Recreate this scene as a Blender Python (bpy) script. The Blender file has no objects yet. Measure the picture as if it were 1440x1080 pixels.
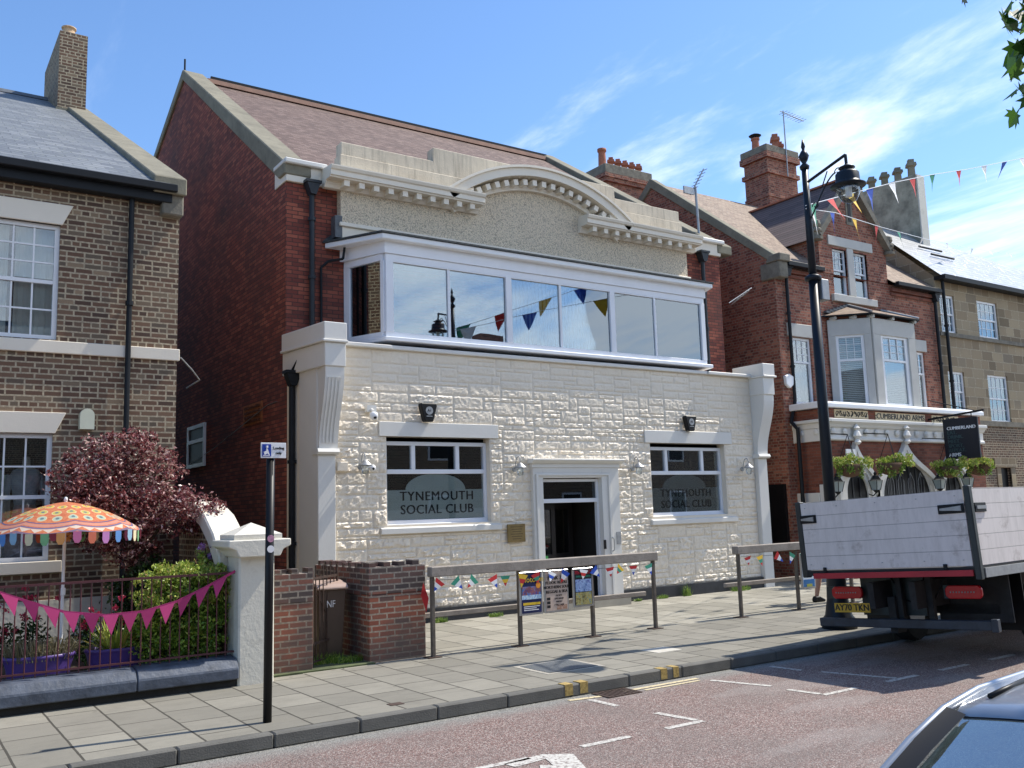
import bpy, math, random
from mathutils import Vector, Matrix, noise
R = math.radians
random.seed(7)
scn = bpy.context.scene
# ---------------------------------------------------------------- camera
F = 1300.0; YAW, PITCH, ROLL = .5966, .1358, -.0307; CAMZ = 2.05
cam_d = bpy.data.cameras.new('camera'); cam = bpy.data.objects.new('camera', cam_d)
scn.collection.objects.link(cam); scn.camera = cam
cam_d.sensor_width = 36; cam_d.lens = F / 1440 * 36; cam_d.clip_end = 2000; cam_d.clip_start = .05
_f = Vector((math.sin(YAW) * math.cos(PITCH), math.cos(YAW) * math.cos(PITCH), math.sin(PITCH)))
_r = Vector((math.cos(YAW), -math.sin(YAW), 0)); _u = _r.cross(_f)
_c, _s = math.cos(ROLL), math.sin(ROLL)
rt = _c * _r + _s * _u; up = -_s * _r + _c * _u
M = Matrix.Identity(4)
for i in range(3): M[i][0] = rt[i]; M[i][1] = up[i]; M[i][2] = -_f[i]
M[2][3] = CAMZ
cam.matrix_world = M
# ---------------------------------------------------------------- world, sun, exposure
SUN_EL, SUN_AZ = R(53), R(97.5)
w = bpy.data.worlds.new('World'); scn.world = w; w.use_nodes = True
nt = w.node_tree; N = nt.nodes; L = nt.links
for n in list(N): N.remove(n)
def nn(t, **k):
    x = N.new(t)
    for a, b in k.items(): setattr(x, a, b)
    return x
out = nn('ShaderNodeOutputWorld'); bg = nn('ShaderNodeBackground'); bg.inputs[1].default_value = .15
sky = nn('ShaderNodeTexSky', sky_type='NISHITA', sun_disc=False, sun_elevation=SUN_EL, sun_rotation=SUN_AZ)
sky.air_density = 1.0; sky.dust_density = .35; sky.ozone_density = 2.0
tc = nn('ShaderNodeTexCoord'); sx = nn('ShaderNodeSeparateXYZ'); L.new(tc.outputs['Generated'], sx.inputs[0])
def mth(op, a, b=None, c=None, clamp=False):
    m = nn('ShaderNodeMath', operation=op, use_clamp=clamp)
    for i, v in enumerate((a, b, c)):
        if v is None: continue
        if isinstance(v, (int, float)): m.inputs[i].default_value = v
        else: L.new(v, m.inputs[i])
    return m.outputs[0]
den = mth('ADD', mth('MAXIMUM', sx.outputs[2], 0), .12)
cx = nn('ShaderNodeCombineXYZ')
L.new(mth('DIVIDE', sx.outputs[0], den), cx.inputs[0]); L.new(mth('DIVIDE', sx.outputs[1], den), cx.inputs[1])
mp = nn('ShaderNodeMapping'); L.new(cx.outputs[0], mp.inputs[0]); mp.inputs['Rotation'].default_value = (0, 0, R(25)); mp.inputs['Scale'].default_value = (1.25, .42, 1)
mp.inputs['Location'].default_value = (3.1, 1.7, 0)
no = nn('ShaderNodeTexNoise'); L.new(mp.outputs[0], no.inputs[0]); no.inputs['Scale'].default_value = 1.5; no.inputs['Detail'].default_value = 9; no.inputs['Roughness'].default_value = .6; no.inputs['Distortion'].default_value = .45
# clouds gather to the east (+X) and behind the street (-Y)
cov = mth('ADD', mth('MULTIPLY', sx.outputs[0], .28), mth('MULTIPLY', sx.outputs[1], -.27))
cov = mth('ADD', cov, mth('MULTIPLY', mth('SUBTRACT', .42, sx.outputs[2]), .22))
cv = mth('ADD', no.outputs[0], mth('MULTIPLY', cov, .42))
cr = nn('ShaderNodeMapRange', interpolation_type='SMOOTHSTEP'); L.new(cv, cr.inputs[0]); cr.inputs[1].default_value = .50; cr.inputs[2].default_value = .76
mx = nn('ShaderNodeMix', data_type='RGBA'); L.new(mth('MULTIPLY', cr.outputs[0], .9), mx.inputs[0])
tint = nn('ShaderNodeMix', data_type='RGBA', blend_type='MULTIPLY'); tint.inputs[0].default_value = 1
L.new(sky.outputs[0], tint.inputs[6]); tint.inputs[7].default_value = (.76, .93, 1.10, 1)
L.new(tint.outputs[2], mx.inputs[6]); mx.inputs[7].default_value = (7.4, 7.9, 8.5, 1)
L.new(mx.outputs[2], bg.inputs[0]); L.new(bg.outputs[0], out.inputs[0])
sd = bpy.data.lights.new('sun', 'SUN'); sd.energy = 4.3; sd.angle = R(.5); sd.color = (1, .94, .84)
so = bpy.data.objects.new('sun', sd); scn.collection.objects.link(so)
tosun = Vector((math.sin(SUN_AZ) * math.cos(SUN_EL), math.cos(SUN_AZ) * math.cos(SUN_EL), math.sin(SUN_EL)))
so.rotation_euler = tosun.to_track_quat('Z', 'Y').to_euler(); so.location = (30, -10, 40)
scn.view_settings.view_transform = 'Standard'; scn.view_settings.look = 'None'
scn.view_settings.exposure = .45; scn.view_settings.gamma = 1
scn.cycles.max_bounces = 8; scn.cycles.transparent_max_bounces = 16
# ---------------------------------------------------------------- object helpers
WL = {}
def link(o): scn.collection.objects.link(o)
def thing(name, label, cat, loc=(0, 0, 0), group=None, rot=None):
    o = bpy.data.objects.new(name, None); link(o); o.location = loc; o.empty_display_size = .2
    o['label'] = label; o['category'] = cat
    if group: o['group'] = group
    if rot: o.rotation_euler = rot
    WL[o.name] = Vector(loc); return o
def tag(o, label=None, cat=None, group=None, kind=None):
    for k, v in (('label', label), ('category', cat), ('group', group), ('kind', kind)):
        if v: o[k] = v
    return o
class B:
    def __init__(s): s.v = []; s.f = []
    def add(s, vs, fs):
        n = len(s.v); s.v += [tuple(p) for p in vs]; s.f += [tuple(n + i for i in f) for f in fs]; return s
    def poly(s, *p): return s.add(p, [tuple(range(len(p)))])
    def box(s, x0, y0, z0, x1, y1, z1):
        return s.add([(x0, y0, z0), (x1, y0, z0), (x1, y1, z0), (x0, y1, z0), (x0, y0, z1), (x1, y0, z1), (x1, y1, z1), (x0, y1, z1)],
                     [(0, 3, 2, 1), (4, 5, 6, 7), (0, 1, 5, 4), (1, 2, 6, 5), (2, 3, 7, 6), (3, 0, 4, 7)])
    def prism(s, pts, a, b, ax='y'):       # 2D outline pushed along an axis
        def P(u, v, t): return {'y': (u, t, v), 'x': (t, u, v), 'z': (u, v, t)}[ax]
        n = len(pts)
        return s.add([P(u, v, a) for u, v in pts] + [P(u, v, b) for u, v in pts],
                     [tuple(range(n))[::-1], tuple(range(n, 2 * n))] + [(i, (i + 1) % n, n + (i + 1) % n, n + i) for i in range(n)])
    def strip(s, o, i, a, b):              # band between two outlines of equal length in xz, from y a to b
        n = len(o)
        for k in range(n - 1):
            s.prism([o[k], o[k + 1], i[k + 1], i[k]], a, b)
        return s
    def tube(s, p, q, r, r2=None, n=10):
        p = Vector(p); q = Vector(q); r2 = r if r2 is None else r2
        d = (q - p).normalized(); a = d.orthogonal().normalized(); b = d.cross(a)
        vs = []
        for c, rr in ((p, r), (q, r2)):
            for k in range(n):
                t = 2 * math.pi * k / n; vs.append(c + a * math.cos(t) * rr + b * math.sin(t) * rr)
        return s.add(vs, [(k, (k + 1) % n, n + (k + 1) % n, n + k) for k in range(n)] + [tuple(range(n))[::-1], tuple(range(n, 2 * n))])
    def path(s, pts, r, n=8):
        for a, b in zip(pts[:-1], pts[1:]): s.tube(a, b, r, n=n)
        return s
    def lathe(s, c, prof, n=20, sx=1, sy=1):
        m = len(prof); vs = []
        for r, z in prof:
            for k in range(n):
                t = 2 * math.pi * k / n; vs.append((c[0] + r * sx * math.cos(t), c[1] + r * sy * math.sin(t), c[2] + z))
        return s.add(vs, [(j * n + k, j * n + (k + 1) % n, (j + 1) * n + (k + 1) % n, (j + 1) * n + k) for j in range(m - 1) for k in range(n)] + [tuple(range(n))[::-1], tuple(range((m - 1) * n, m * n))])
    def sweep(s, pts, r, n=12, rs=None):   # one continuous tube along a polyline
        P_ = [Vector(p) for p in pts]; vs = []
        for i, p in enumerate(P_):
            d = (P_[min(i + 1, len(P_) - 1)] - P_[max(i - 1, 0)]).normalized(); a = d.cross(Vector((0, 0, 1)))
            a = a.normalized() if a.length > .05 else Vector((1, 0, 0)); b_ = d.cross(a); q = rs[i] if rs else r
            vs += [p + a * math.cos(2 * math.pi * k / n) * q + b_ * math.sin(2 * math.pi * k / n) * q for k in range(n)]
        m_ = len(P_)
        return s.add(vs, [(j * n + k, j * n + (k + 1) % n, (j + 1) * n + (k + 1) % n, (j + 1) * n + k) for j in range(m_ - 1) for k in range(n)] + [tuple(range(n)), tuple(range((m_ - 1) * n, m_ * n))])
    def obb(s, p, q, h, t, upv=(0, 0, 1)):  # bar from p to q, height h, thickness t
        p = Vector(p); q = Vector(q); d = (q - p).normalized(); sdv = d.cross(Vector(upv)).normalized() * t / 2; u = sdv.cross(d).normalized() * h / 2
        vs = [c + a * sdv + b * u for c in (p, q) for a, b in ((-1, -1), (1, -1), (1, 1), (-1, 1))]
        return s.add(vs, [(0, 1, 2, 3), (7, 6, 5, 4), (0, 4, 5, 1), (1, 5, 6, 2), (2, 6, 7, 3), (3, 7, 4, 0)])
    def build(s, name, mat, parent=None, local=False, smooth=False, bevel=0, fix=True):
        m = bpy.data.meshes.new(name); m.from_pydata(s.v, [], s.f); m.validate()
        if fix:
            import bmesh
            bm = bmesh.new(); bm.from_mesh(m); bmesh.ops.recalc_face_normals(bm, faces=bm.faces[:])
            if bevel:
                bmesh.ops.remove_doubles(bm, verts=bm.verts[:], dist=1e-5)
                bmesh.ops.bevel(bm, geom=[e for e in bm.edges if len(e.link_faces) == 2 and e.calc_face_angle(0) > .5], offset=bevel, segments=1, affect='EDGES', clamp_overlap=True)
            bm.to_mesh(m); bm.free()
        o = bpy.data.objects.new(name, m); link(o)
        if mat: m.materials.append(mat)
        if smooth: m.polygons.foreach_set('use_smooth', [True] * len(m.polygons))
        if parent:
            o.parent = parent
            if local: WL[o.name] = WL[parent.name]
            else: o.location = -WL[parent.name]; WL[o.name] = Vector((0, 0, 0))
        else: WL[o.name] = Vector((0, 0, 0))
        return o
def text(s, size, loc, mat, parent=None, name='lettering', rot=(R(90), 0, 0), align='CENTER', ext=.002, sx=1.0, space=1.0, off=0, local=False):
    c = bpy.data.curves.new(name, 'FONT'); c.body = s; c.size = size; c.extrude = ext; c.align_x = align; c.align_y = 'CENTER'; c.space_character = space; c.resolution_u = 3
    t = bpy.data.objects.new('tmp', c); link(t)
    dg = bpy.context.evaluated_depsgraph_get(); me = bpy.data.meshes.new_from_object(t.evaluated_get(dg)); bpy.data.objects.remove(t)
    if off:                                # embolden by striking the word twice
        v_ = [tuple(v.co) for v in me.vertices]; f_ = [tuple(p.vertices) for p in me.polygons]; n_ = len(v_); k_ = off * 1.6
        me = bpy.data.meshes.new(name); me.from_pydata([(x - k_, y, z) for x, y, z in v_] + [(x + k_, y + k_ * .3, z + .0006) for x, y, z in v_], [], f_ + [tuple(i + n_ for i in q) for q in f_])
    mm = Matrix.Translation(loc) @ Matrix.Rotation(rot[2], 4, 'Z') @ Matrix.Rotation(rot[1], 4, 'Y') @ Matrix.Rotation(rot[0], 4, 'X') @ Matrix.Diagonal((sx, 1, 1, 1))
    me.transform(mm); me.materials.clear(); me.materials.append(mat); me.name = name
    o = bpy.data.objects.new(name, me); link(o)
    if parent:
        o.parent = parent
        if not local: o.location = -WL[parent.name]
    WL[o.name] = Vector((0, 0, 0)); return o
def copy_tree(o, loc=None, label=None, parent=None):
    c = o.copy(); link(c)
    if parent: c.parent = parent
    if loc: c.location = loc
    if label: c['label'] = label
    WL[c.name] = Vector(c.location)
    for ch in list(o.children): copy_tree(ch, parent=c)
    return c
# ---------------------------------------------------------------- material helpers
class MT:
    def __init__(s, name):
        s.m = bpy.data.materials.new(name); s.m.use_nodes = True; s.n = s.m.node_tree.nodes; s.l = s.m.node_tree.links
        s.b = s.n['Principled BSDF']; s.o = s.n['Material Output']
    def N(s, t, **k):
        x = s.n.new(t)
        for a, b in k.items():
            if isinstance(a, str) and hasattr(x, a): setattr(x, a, b)
        return x
    def put(s, sock, v):
        if v is None: return
        if isinstance(v, (int, float)): sock.default_value = v
        elif isinstance(v, (tuple, list)): sock.default_value = tuple(v) + ((1,) if len(v) == 3 and sock.type == 'RGBA' else ())
        else: s.l.new(v, sock)
    def M(s, op, a, b=None, c=None, clamp=False):
        x = s.N('ShaderNodeMath', operation=op, use_clamp=clamp)
        for i, v in enumerate((a, b, c)): s.put(x.inputs[i], v)
        return x.outputs[0]
    def mix(s, f, a, b, mode='MIX'):
        x = s.N('ShaderNodeMix', data_type='RGBA', blend_type=mode); s.put(x.inputs[0], f); s.put(x.inputs[6], a); s.put(x.inputs[7], b); return x.outputs[2]
    def noise(s, vec, scale, detail=3, rough=.55, dist=0):
        x = s.N('ShaderNodeTexNoise'); s.put(x.inputs['Vector'], vec); x.inputs['Scale'].default_value = scale; x.inputs['Detail'].default_value = detail; x.inputs['Roughness'].default_value = rough; x.inputs['Distortion'].default_value = dist; return x.outputs[0]
    def rng(s, v, a, b, c=0, d=1):
        x = s.N('ShaderNodeMapRange'); s.put(x.inputs[0], v)
        for i, q in enumerate((a, b, c, d)): x.inputs[i + 1].default_value = q
        return x.outputs[0]
    def ramp(s, v, stops):
        x = s.N('ShaderNodeValToRGB'); s.put(x.inputs[0], v); e = x.color_ramp.elements
        while len(e) < len(stops): e.new(.5)
        for q, (p, c) in zip(e, stops): q.position = p; q.color = tuple(c) + (1,)
        return x.outputs[0]
    def pos(s): return s.N('ShaderNodeNewGeometry').outputs['Position']
    def obj(s): return s.N('ShaderNodeTexCoord').outputs['Object']
    def wall(s, slope=1.0):                # (along the wall, height) for any upright face
        g = s.N('ShaderNodeNewGeometry'); a = s.N('ShaderNodeSeparateXYZ'); s.l.new(g.outputs['Position'], a.inputs[0])
        n = s.N('ShaderNodeSeparateXYZ'); s.l.new(g.outputs['True Normal'], n.inputs[0])
        k = s.M('GREATER_THAN', s.M('ABSOLUTE', n.outputs[0]), s.M('ABSOLUTE', n.outputs[1]))
        u = s.M('ADD', s.M('MULTIPLY', a.outputs[1], k), s.M('MULTIPLY', a.outputs[0], s.M('SUBTRACT', 1, k)))
        c = s.N('ShaderNodeCombineXYZ'); s.l.new(u, c.inputs[0]); s.l.new(s.M('MULTIPLY', a.outputs[2], slope), c.inputs[1]); return c.outputs[0]
    def bump(s, h, strength=.5, dist=.01, prev=None):
        x = s.N('ShaderNodeBump'); s.put(x.inputs['Height'], h); x.inputs['Strength'].default_value = strength; x.inputs['Distance'].default_value = dist
        if prev: s.l.new(prev, x.inputs['Normal'])
        s.l.new(x.outputs[0], s.b.inputs['Normal']); return x.outputs[0]
    def brick(s, vec, bw, bh, mortar=.01, off=.5, sq=1, sqf=2, smooth=.1):
        x = s.N('ShaderNodeTexBrick'); x.offset = off; x.squash = sq; x.squash_frequency = sqf
        s.put(x.inputs['Vector'], vec); x.inputs['Color1'].default_value = (0, 0, 0, 1); x.inputs['Color2'].default_value = (1, 1, 1, 1); x.inputs['Mortar'].default_value = (.5, .5, .5, 1)
        x.inputs['Scale'].default_value = 1; x.inputs['Mortar Size'].default_value = mortar; x.inputs['Mortar Smooth'].default_value = smooth; x.inputs['Brick Width'].default_value = bw; x.inputs['Row Height'].default_value = bh
        return x.outputs[0], x.outputs[1]
    def fin(s, col=None, rough=None, metal=None, spec=None):
        s.put(s.b.inputs['Base Color'], col); s.put(s.b.inputs['Roughness'], rough); s.put(s.b.inputs['Metallic'], metal); s.put(s.b.inputs['Specular IOR Level'], spec); return s.m
def plain(name, col, rough=.6, metal=0, var=.12, vs=3, bump=0, bs=60, spec=None, dirt=0):
    t = MT(name); p = t.pos(); a = t.noise(p, vs, 5, .6)
    c = t.mix(t.rng(a, .3, .7), tuple(x * (1 - var) for x in col), tuple(min(1, x * (1 + var)) for x in col))
    if dirt: c = t.mix(t.M('MULTIPLY', t.rng(t.noise(p, vs * 2.3, 8, .7), .52, .75), dirt), c, tuple(x * .35 for x in col))
    if bump: t.bump(t.noise(p, bs, 4, .6), bump, .01)
    return t.fin(c, rough, metal, spec)
def brickmat(name, stops, mortar, bw=.225, bh=.075, ms=.009, sq=1, sqf=2, dark=.5, bump=.6, bstr=.006, stain=(.55, .8), grime=(.05, .045, .04), slope=1, off=.5):
    t = MT(name); v = t.wall(slope); p = t.pos()
    wob = t.N('ShaderNodeVectorMath', operation='ADD'); t.l.new(v, wob.inputs[0])
    nz = t.N('ShaderNodeTexNoise'); t.l.new(p, nz.inputs[0]); nz.inputs['Scale'].default_value = 9
    sc = t.N('ShaderNodeVectorMath', operation='SCALE'); t.l.new(nz.outputs[1], sc.inputs[0]); sc.inputs['Scale'].default_value = .008; t.l.new(sc.outputs[0], wob.inputs[1])
    c, f = t.brick(wob.outputs[0], bw, bh, ms, off, sq, sqf)
    col = t.ramp(c, stops)
    fine = t.noise(p, 70, 4, .7); col = t.mix(t.rng(fine, .3, .7, 0, .35), col, tuple(x * .5 for x in stops[0][1]))
    mc = t.mix(t.rng(t.noise(p, 25, 3), .35, .65), tuple(x * .6 for x in mortar), mortar)
    col = t.mix(f, col, mc)
    g = t.rng(t.noise(p, .55, 6, .62), stain[0], stain[1]); col = t.mix(t.M('MULTIPLY', g, dark), col, grime)
    t.bump(t.M('ADD', t.M('SUBTRACT', 1, f), t.M('MULTIPLY', fine, .5)), bump, bstr)
    return t.fin(col, .88)
def roofmat(name, stops, bw, bh, slope, ms=.006, lichen=None, rough=.8, bstr=.02, spec=None):
    t = MT(name); v = t.wall(slope); p = t.pos(); c, f = t.brick(v, bw, bh, ms, .5, 1, 2)
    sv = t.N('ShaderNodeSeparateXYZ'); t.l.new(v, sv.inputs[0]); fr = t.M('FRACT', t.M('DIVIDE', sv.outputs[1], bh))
    col = t.ramp(c, stops); col = t.mix(t.rng(t.noise(p, 1.1, 6, .65), .35, .7, 0, .5), col, tuple(x * .6 for x in stops[1][1]))
    if lichen: col = t.mix(t.rng(t.noise(p, 14, 6, .7), .56, .68), col, lichen)
    col = t.mix(t.M('MULTIPLY', f, .6), col, tuple(x * .3 for x in stops[0][1]))
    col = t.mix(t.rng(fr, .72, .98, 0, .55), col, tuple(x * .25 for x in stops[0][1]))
    h = t.M('ADD', t.M('SUBTRACT', 1, fr), t.M('MULTIPLY', c, .25)); t.bump(h, .9, bstr)
    return t.fin(col, rough, spec=spec)
def leafmat(name, stops, rough=.5, trans=.25):
    t = MT(name); g = t.N('ShaderNodeNewGeometry'); c = t.ramp(g.outputs['Random Per Island'], stops)
    t.fin(c, rough); tr = t.N('ShaderNodeBsdfTranslucent'); t.l.new(c, tr.inputs[0]); ms = t.N('ShaderNodeMixShader'); ms.inputs[0].default_value = trans
    t.l.new(t.b.outputs[0], ms.inputs[1]); t.l.new(tr.outputs[0], ms.inputs[2]); t.l.new(ms.outputs[0], t.o.inputs[0]); return t.m
def glassmat(name, tint=(.75, .8, .8), refl=.22, rough=.0, wave=.0, fk=.8, gcol=(.95, .97, 1)):
    t = MT(name); tr = t.N('ShaderNodeBsdfTransparent'); tr.inputs[0].default_value = tint + (1,)
    gl = t.N('ShaderNodeBsdfGlossy'); gl.inputs['Roughness'].default_value = rough; gl.inputs[0].default_value = tuple(gcol) + (1,)
    lw = t.N('ShaderNodeLayerWeight'); lw.inputs[0].default_value = .35
    f = t.M('ADD', t.M('MULTIPLY', lw.outputs['Fresnel'], fk), refl, clamp=True)
    if wave:
        bp = t.N('ShaderNodeBump'); t.put(bp.inputs['Height'], t.noise(t.pos(), 1.2, 1)); bp.inputs['Strength'].default_value = wave; bp.inputs['Distance'].default_value = .02; t.l.new(bp.outputs[0], gl.inputs['Normal'])
    ms = t.N('ShaderNodeMixShader'); t.l.new(f, ms.inputs[0]); t.l.new(tr.outputs[0], ms.inputs[1]); t.l.new(gl.outputs[0], ms.inputs[2]); t.l.new(ms.outputs[0], t.o.inputs[0]); return t.m
m = {}
m['brown_brick'] = brickmat('weathered brown brick', [(0, (.085, .05, .035)), (.35, (.165, .09, .055)), (.6, (.22, .13, .08)), (.85, (.13, .10, .07)), (1, (.32, .225, .14))], (.50, .41, .28), ms=.0115, sq=.5, sqf=3, dark=.35)
m['red_brick'] = brickmat('pressed red brick', [(0, (.19, .052, .036)), (.5, (.27, .078, .05)), (1, (.36, .12, .078))], (.12, .06, .045), ms=.004, dark=.75, bump=.35, stain=(.5, .78), grime=(.055, .035, .03))
m['gable_brick'] = brickmat('soot stained red brick', [(0, (.17, .042, .03)), (.5, (.30, .072, .046)), (1, (.44, .13, .075))], (.09, .045, .035), ms=.008, dark=.75, bump=.5, stain=(.46, .72), grime=(.05, .028, .026))
m['pub_brick'] = brickmat('dark red pub brick', [(0, (.16, .048, .034)), (.5, (.30, .088, .055)), (1, (.46, .18, .11))], (.34, .24, .17), ms=.009, dark=.6, sq=.5, sqf=2)
m['pub_red'] = brickmat('clean red pub brick', [(0, (.15, .045, .028)), (.5, (.22, .066, .038)), (1, (.29, .095, .055))], (.20, .11, .08), ms=.007, dark=.5)
m['garden_brick'] = brickmat('garden wall brick', [(0, (.24, .075, .045)), (.5, (.33, .105, .06)), (.8, (.20, .09, .065)), (1, (.10, .07, .065))], (.42, .33, .25), ms=.011, dark=.8, stain=(.45, .6), grime=(.07, .06, .055))
m['blue_brick'] = brickmat('blue engineering brick', [(0, (.06, .05, .05)), (.5, (.12, .075, .065)), (1, (.26, .10, .07))], (.30, .26, .22), ms=.011, dark=.4)
m['sandstone'] = brickmat('sandstone blocks', [(0, (.22, .165, .10)), (.4, (.38, .29, .18)), (.8, (.48, .38, .24)), (1, (.26, .21, .145))], (.55, .46, .32), bw=.62, bh=.3, ms=.014, dark=.4, bstr=.02, grime=(.10, .085, .06), sq=.7, sqf=2)
def creammat(name, col, rough, bump, bs, dirt=.15):
    t = MT(name); p = t.pos(); c = t.mix(t.rng(t.noise(p, 1.3, 5), .3, .7), tuple(x * .93 for x in col), col)
    c = t.mix(t.M('MULTIPLY', t.rng(t.noise(p, 4.5, 9, .72), .56, .8), dirt), c, tuple(x * .45 for x in (col[0], col[1] * .95, col[2] * .85)))
    if bump: t.bump(t.noise(p, bs, 4, .65), bump, .012)
    return t.fin(c, rough)
m['cream'] = creammat('cream masonry paint', (.82, .725, .585), .42, .35, 45)
m['cream_trim'] = creammat('cream trim paint', (.80, .725, .60), .5, .1, 30)
m['grey_white'] = creammat('off white masonry paint', (.74, .72, .67), .45, .1, 30, .12)
m['dirty_white'] = creammat('weathered white render', (.72, .68, .58), .7, .5, 18, .6)
t = MT('roughcast render'); p = t.pos(); vo = t.N('ShaderNodeTexVoronoi'); t.l.new(p, vo.inputs[0]); vo.inputs['Scale'].default_value = 42
hh = t.M('SUBTRACT', 1, vo.outputs[0]); n2 = t.noise(p, 60, 3)
t.bump(t.M('ADD', hh, n2), .8, .018); m['roughcast'] = t.fin(t.mix(t.rng(t.M('ADD', vo.outputs[0], t.M('MULTIPLY', n2, .4)), .55, 1.05), (.80, .68, .51), (.42, .355, .265)), .9)
t = MT('cracked parapet render'); p = t.pos(); c = t.mix(t.rng(t.noise(p, 1.6, 8, .65), .35, .7), (.67, .59, .46), (.50, .43, .33))
zz = t.N('ShaderNodeSeparateXYZ'); t.l.new(p, zz.inputs[0])
st = t.N('ShaderNodeMapping'); t.l.new(p, st.inputs[0]); st.inputs['Scale'].default_value = (9, 9, .7)
c = t.mix(t.M('MULTIPLY', t.rng(t.noise(st.outputs[0], 1.5, 7, .7), .5, .72), .6), c, (.20, .18, .14)); t.bump(t.noise(p, 30, 5), .4, .01); m['parapet'] = t.fin(c, .85)
m['coping'] = plain('lichened stone coping', (.22, .20, .145), .9, var=.2, vs=2, bump=.6, bs=25, dirt=.5)
m['old_stone'] = plain('grey weathered stone', (.20, .18, .14), .9, var=.3, vs=4, bump=.6, bs=30, dirt=.5)
m['grey_stone'] = plain('grey painted stone dressings', (.50, .49, .45), .6, var=.06, vs=3, bump=.1)
m['pipe'] = plain('black cast iron paint', (.010, .012, .015), .5, var=.2, spec=.25)
m['dark_blue_pipe'] = plain('dark grey paint', (.022, .027, .034), .45, var=.2, spec=.3)
m['upvc'] = plain('white plastic window frame', (.78, .80, .84), .3, var=.03)
m['white_paint'] = plain('white gloss paint', (.80, .81, .82), .35, var=.03)
m['plinth'] = plain('black bitumen paint', (.02, .022, .028), .55, var=.4, vs=6, bump=.3)
m['lead'] = plain('lead flashing', (.10, .11, .12), .55, var=.3, vs=9, bump=.3, dirt=.5)
m['black'] = plain('black plastic', (.008, .008, .009), .45, var=.1, spec=.3)
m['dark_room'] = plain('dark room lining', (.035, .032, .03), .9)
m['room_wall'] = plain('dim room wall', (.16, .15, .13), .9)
m['timber'] = plain('weathered timber rail', (.30, .26, .22), .85, var=.2, vs=6, bump=.5, bs=40, dirt=.5)
m['old_timber'] = plain('silvered timber post', (.14, .115, .09), .85, var=.25, vs=9, bump=.5, bs=40)
m['brass'] = plain('tarnished brass', (.30, .22, .10), .45, .8, var=.2)
m['silver'] = plain('brushed aluminium', (.55, .56, .57), .35, .9, var=.05)
m['galv'] = plain('galvanised steel', (.35, .36, .37), .5, .7, var=.15, vs=12)
m['terracotta'] = plain('terracotta chimney pot', (.36, .13, .075), .8, var=.25, vs=6, dirt=.4)
m['buff_pot'] = plain('buff clay pot', (.52, .36, .22), .8, var=.2, vs=6, dirt=.4)
m['kerb'] = plain('dark kerb concrete', (.13, .125, .11), .85, var=.2, vs=3, bump=.5, bs=60)
m['purple'] = plain('purple glazed planter', (.10, .055, .25), .4, var=.15, vs=5)
m['magenta'] = plain('magenta felt', (.42, .035, .15), .85, var=.1)
m['maroon'] = plain('maroon iron railing', (.10, .03, .035), .5, var=.2)
m['rust'] = plain('rusty brown iron', (.06, .035, .025), .7, var=.4, vs=20)
m['curtain'] = plain('net curtain cloth', (.72, .74, .72), .9, var=.05)
m['navy'] = plain('dark navy sign board', (.008, .011, .02), .45)
m['white'] = plain('white print', (.85, .85, .85), .5, var=.02)
m['blackp'] = plain('black print', (.01, .01, .012), .5, var=.02)
m['blue'] = plain('blue sign print', (.01, .05, .35), .4, var=.02)
m['yellow'] = plain('yellow print', (.75, .50, .03), .5, var=.03)
m['lead_slate'] = plain('lead and slate edge', (.05, .055, .055), .8, var=.5, vs=14, bump=.6, bs=40)
m['glass'] = glassmat('window glass', (.86, .89, .88), .07, wave=.02)
m['bay_glass'] = glassmat('bay window glass', (.78, .84, .86), .24, wave=.05, gcol=(.74, .82, .88))
m['sky_glass'] = glassmat('sky reflecting glass', (.8, .86, .9), .22, wave=.03, gcol=(.8, .92, 1))
m['dark_glass'] = glassmat('dark tinted glass', (.30, .34, .36), .06)  # darker tint, for the door fanlight
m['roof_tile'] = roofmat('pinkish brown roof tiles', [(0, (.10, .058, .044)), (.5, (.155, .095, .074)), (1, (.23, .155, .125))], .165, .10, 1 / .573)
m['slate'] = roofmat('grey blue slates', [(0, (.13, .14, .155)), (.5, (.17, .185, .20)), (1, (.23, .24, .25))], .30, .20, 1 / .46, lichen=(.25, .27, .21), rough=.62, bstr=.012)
m['slate_bright'] = roofmat('pale slates', [(0, (.25, .27, .29)), (.5, (.32, .34, .36)), (1, (.40, .42, .43))], .32, .24, 1 / .6, rough=.3, bstr=.012, spec=.9)  # paler and smoother than the other slates
m['pub_tile'] = roofmat('tan lichened roof tiles', [(0, (.20, .13, .09)), (.5, (.30, .21, .15)), (1, (.38, .28, .20))], .165, .10, 1 / .6, lichen=(.30, .28, .20))
m['dormer_tile'] = roofmat('brown dormer tiles', [(0, (.10, .065, .055)), (.5, (.15, .095, .08)), (1, (.19, .12, .10))], 2.0, .11, 1 / .8, bstr=.05)
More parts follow.
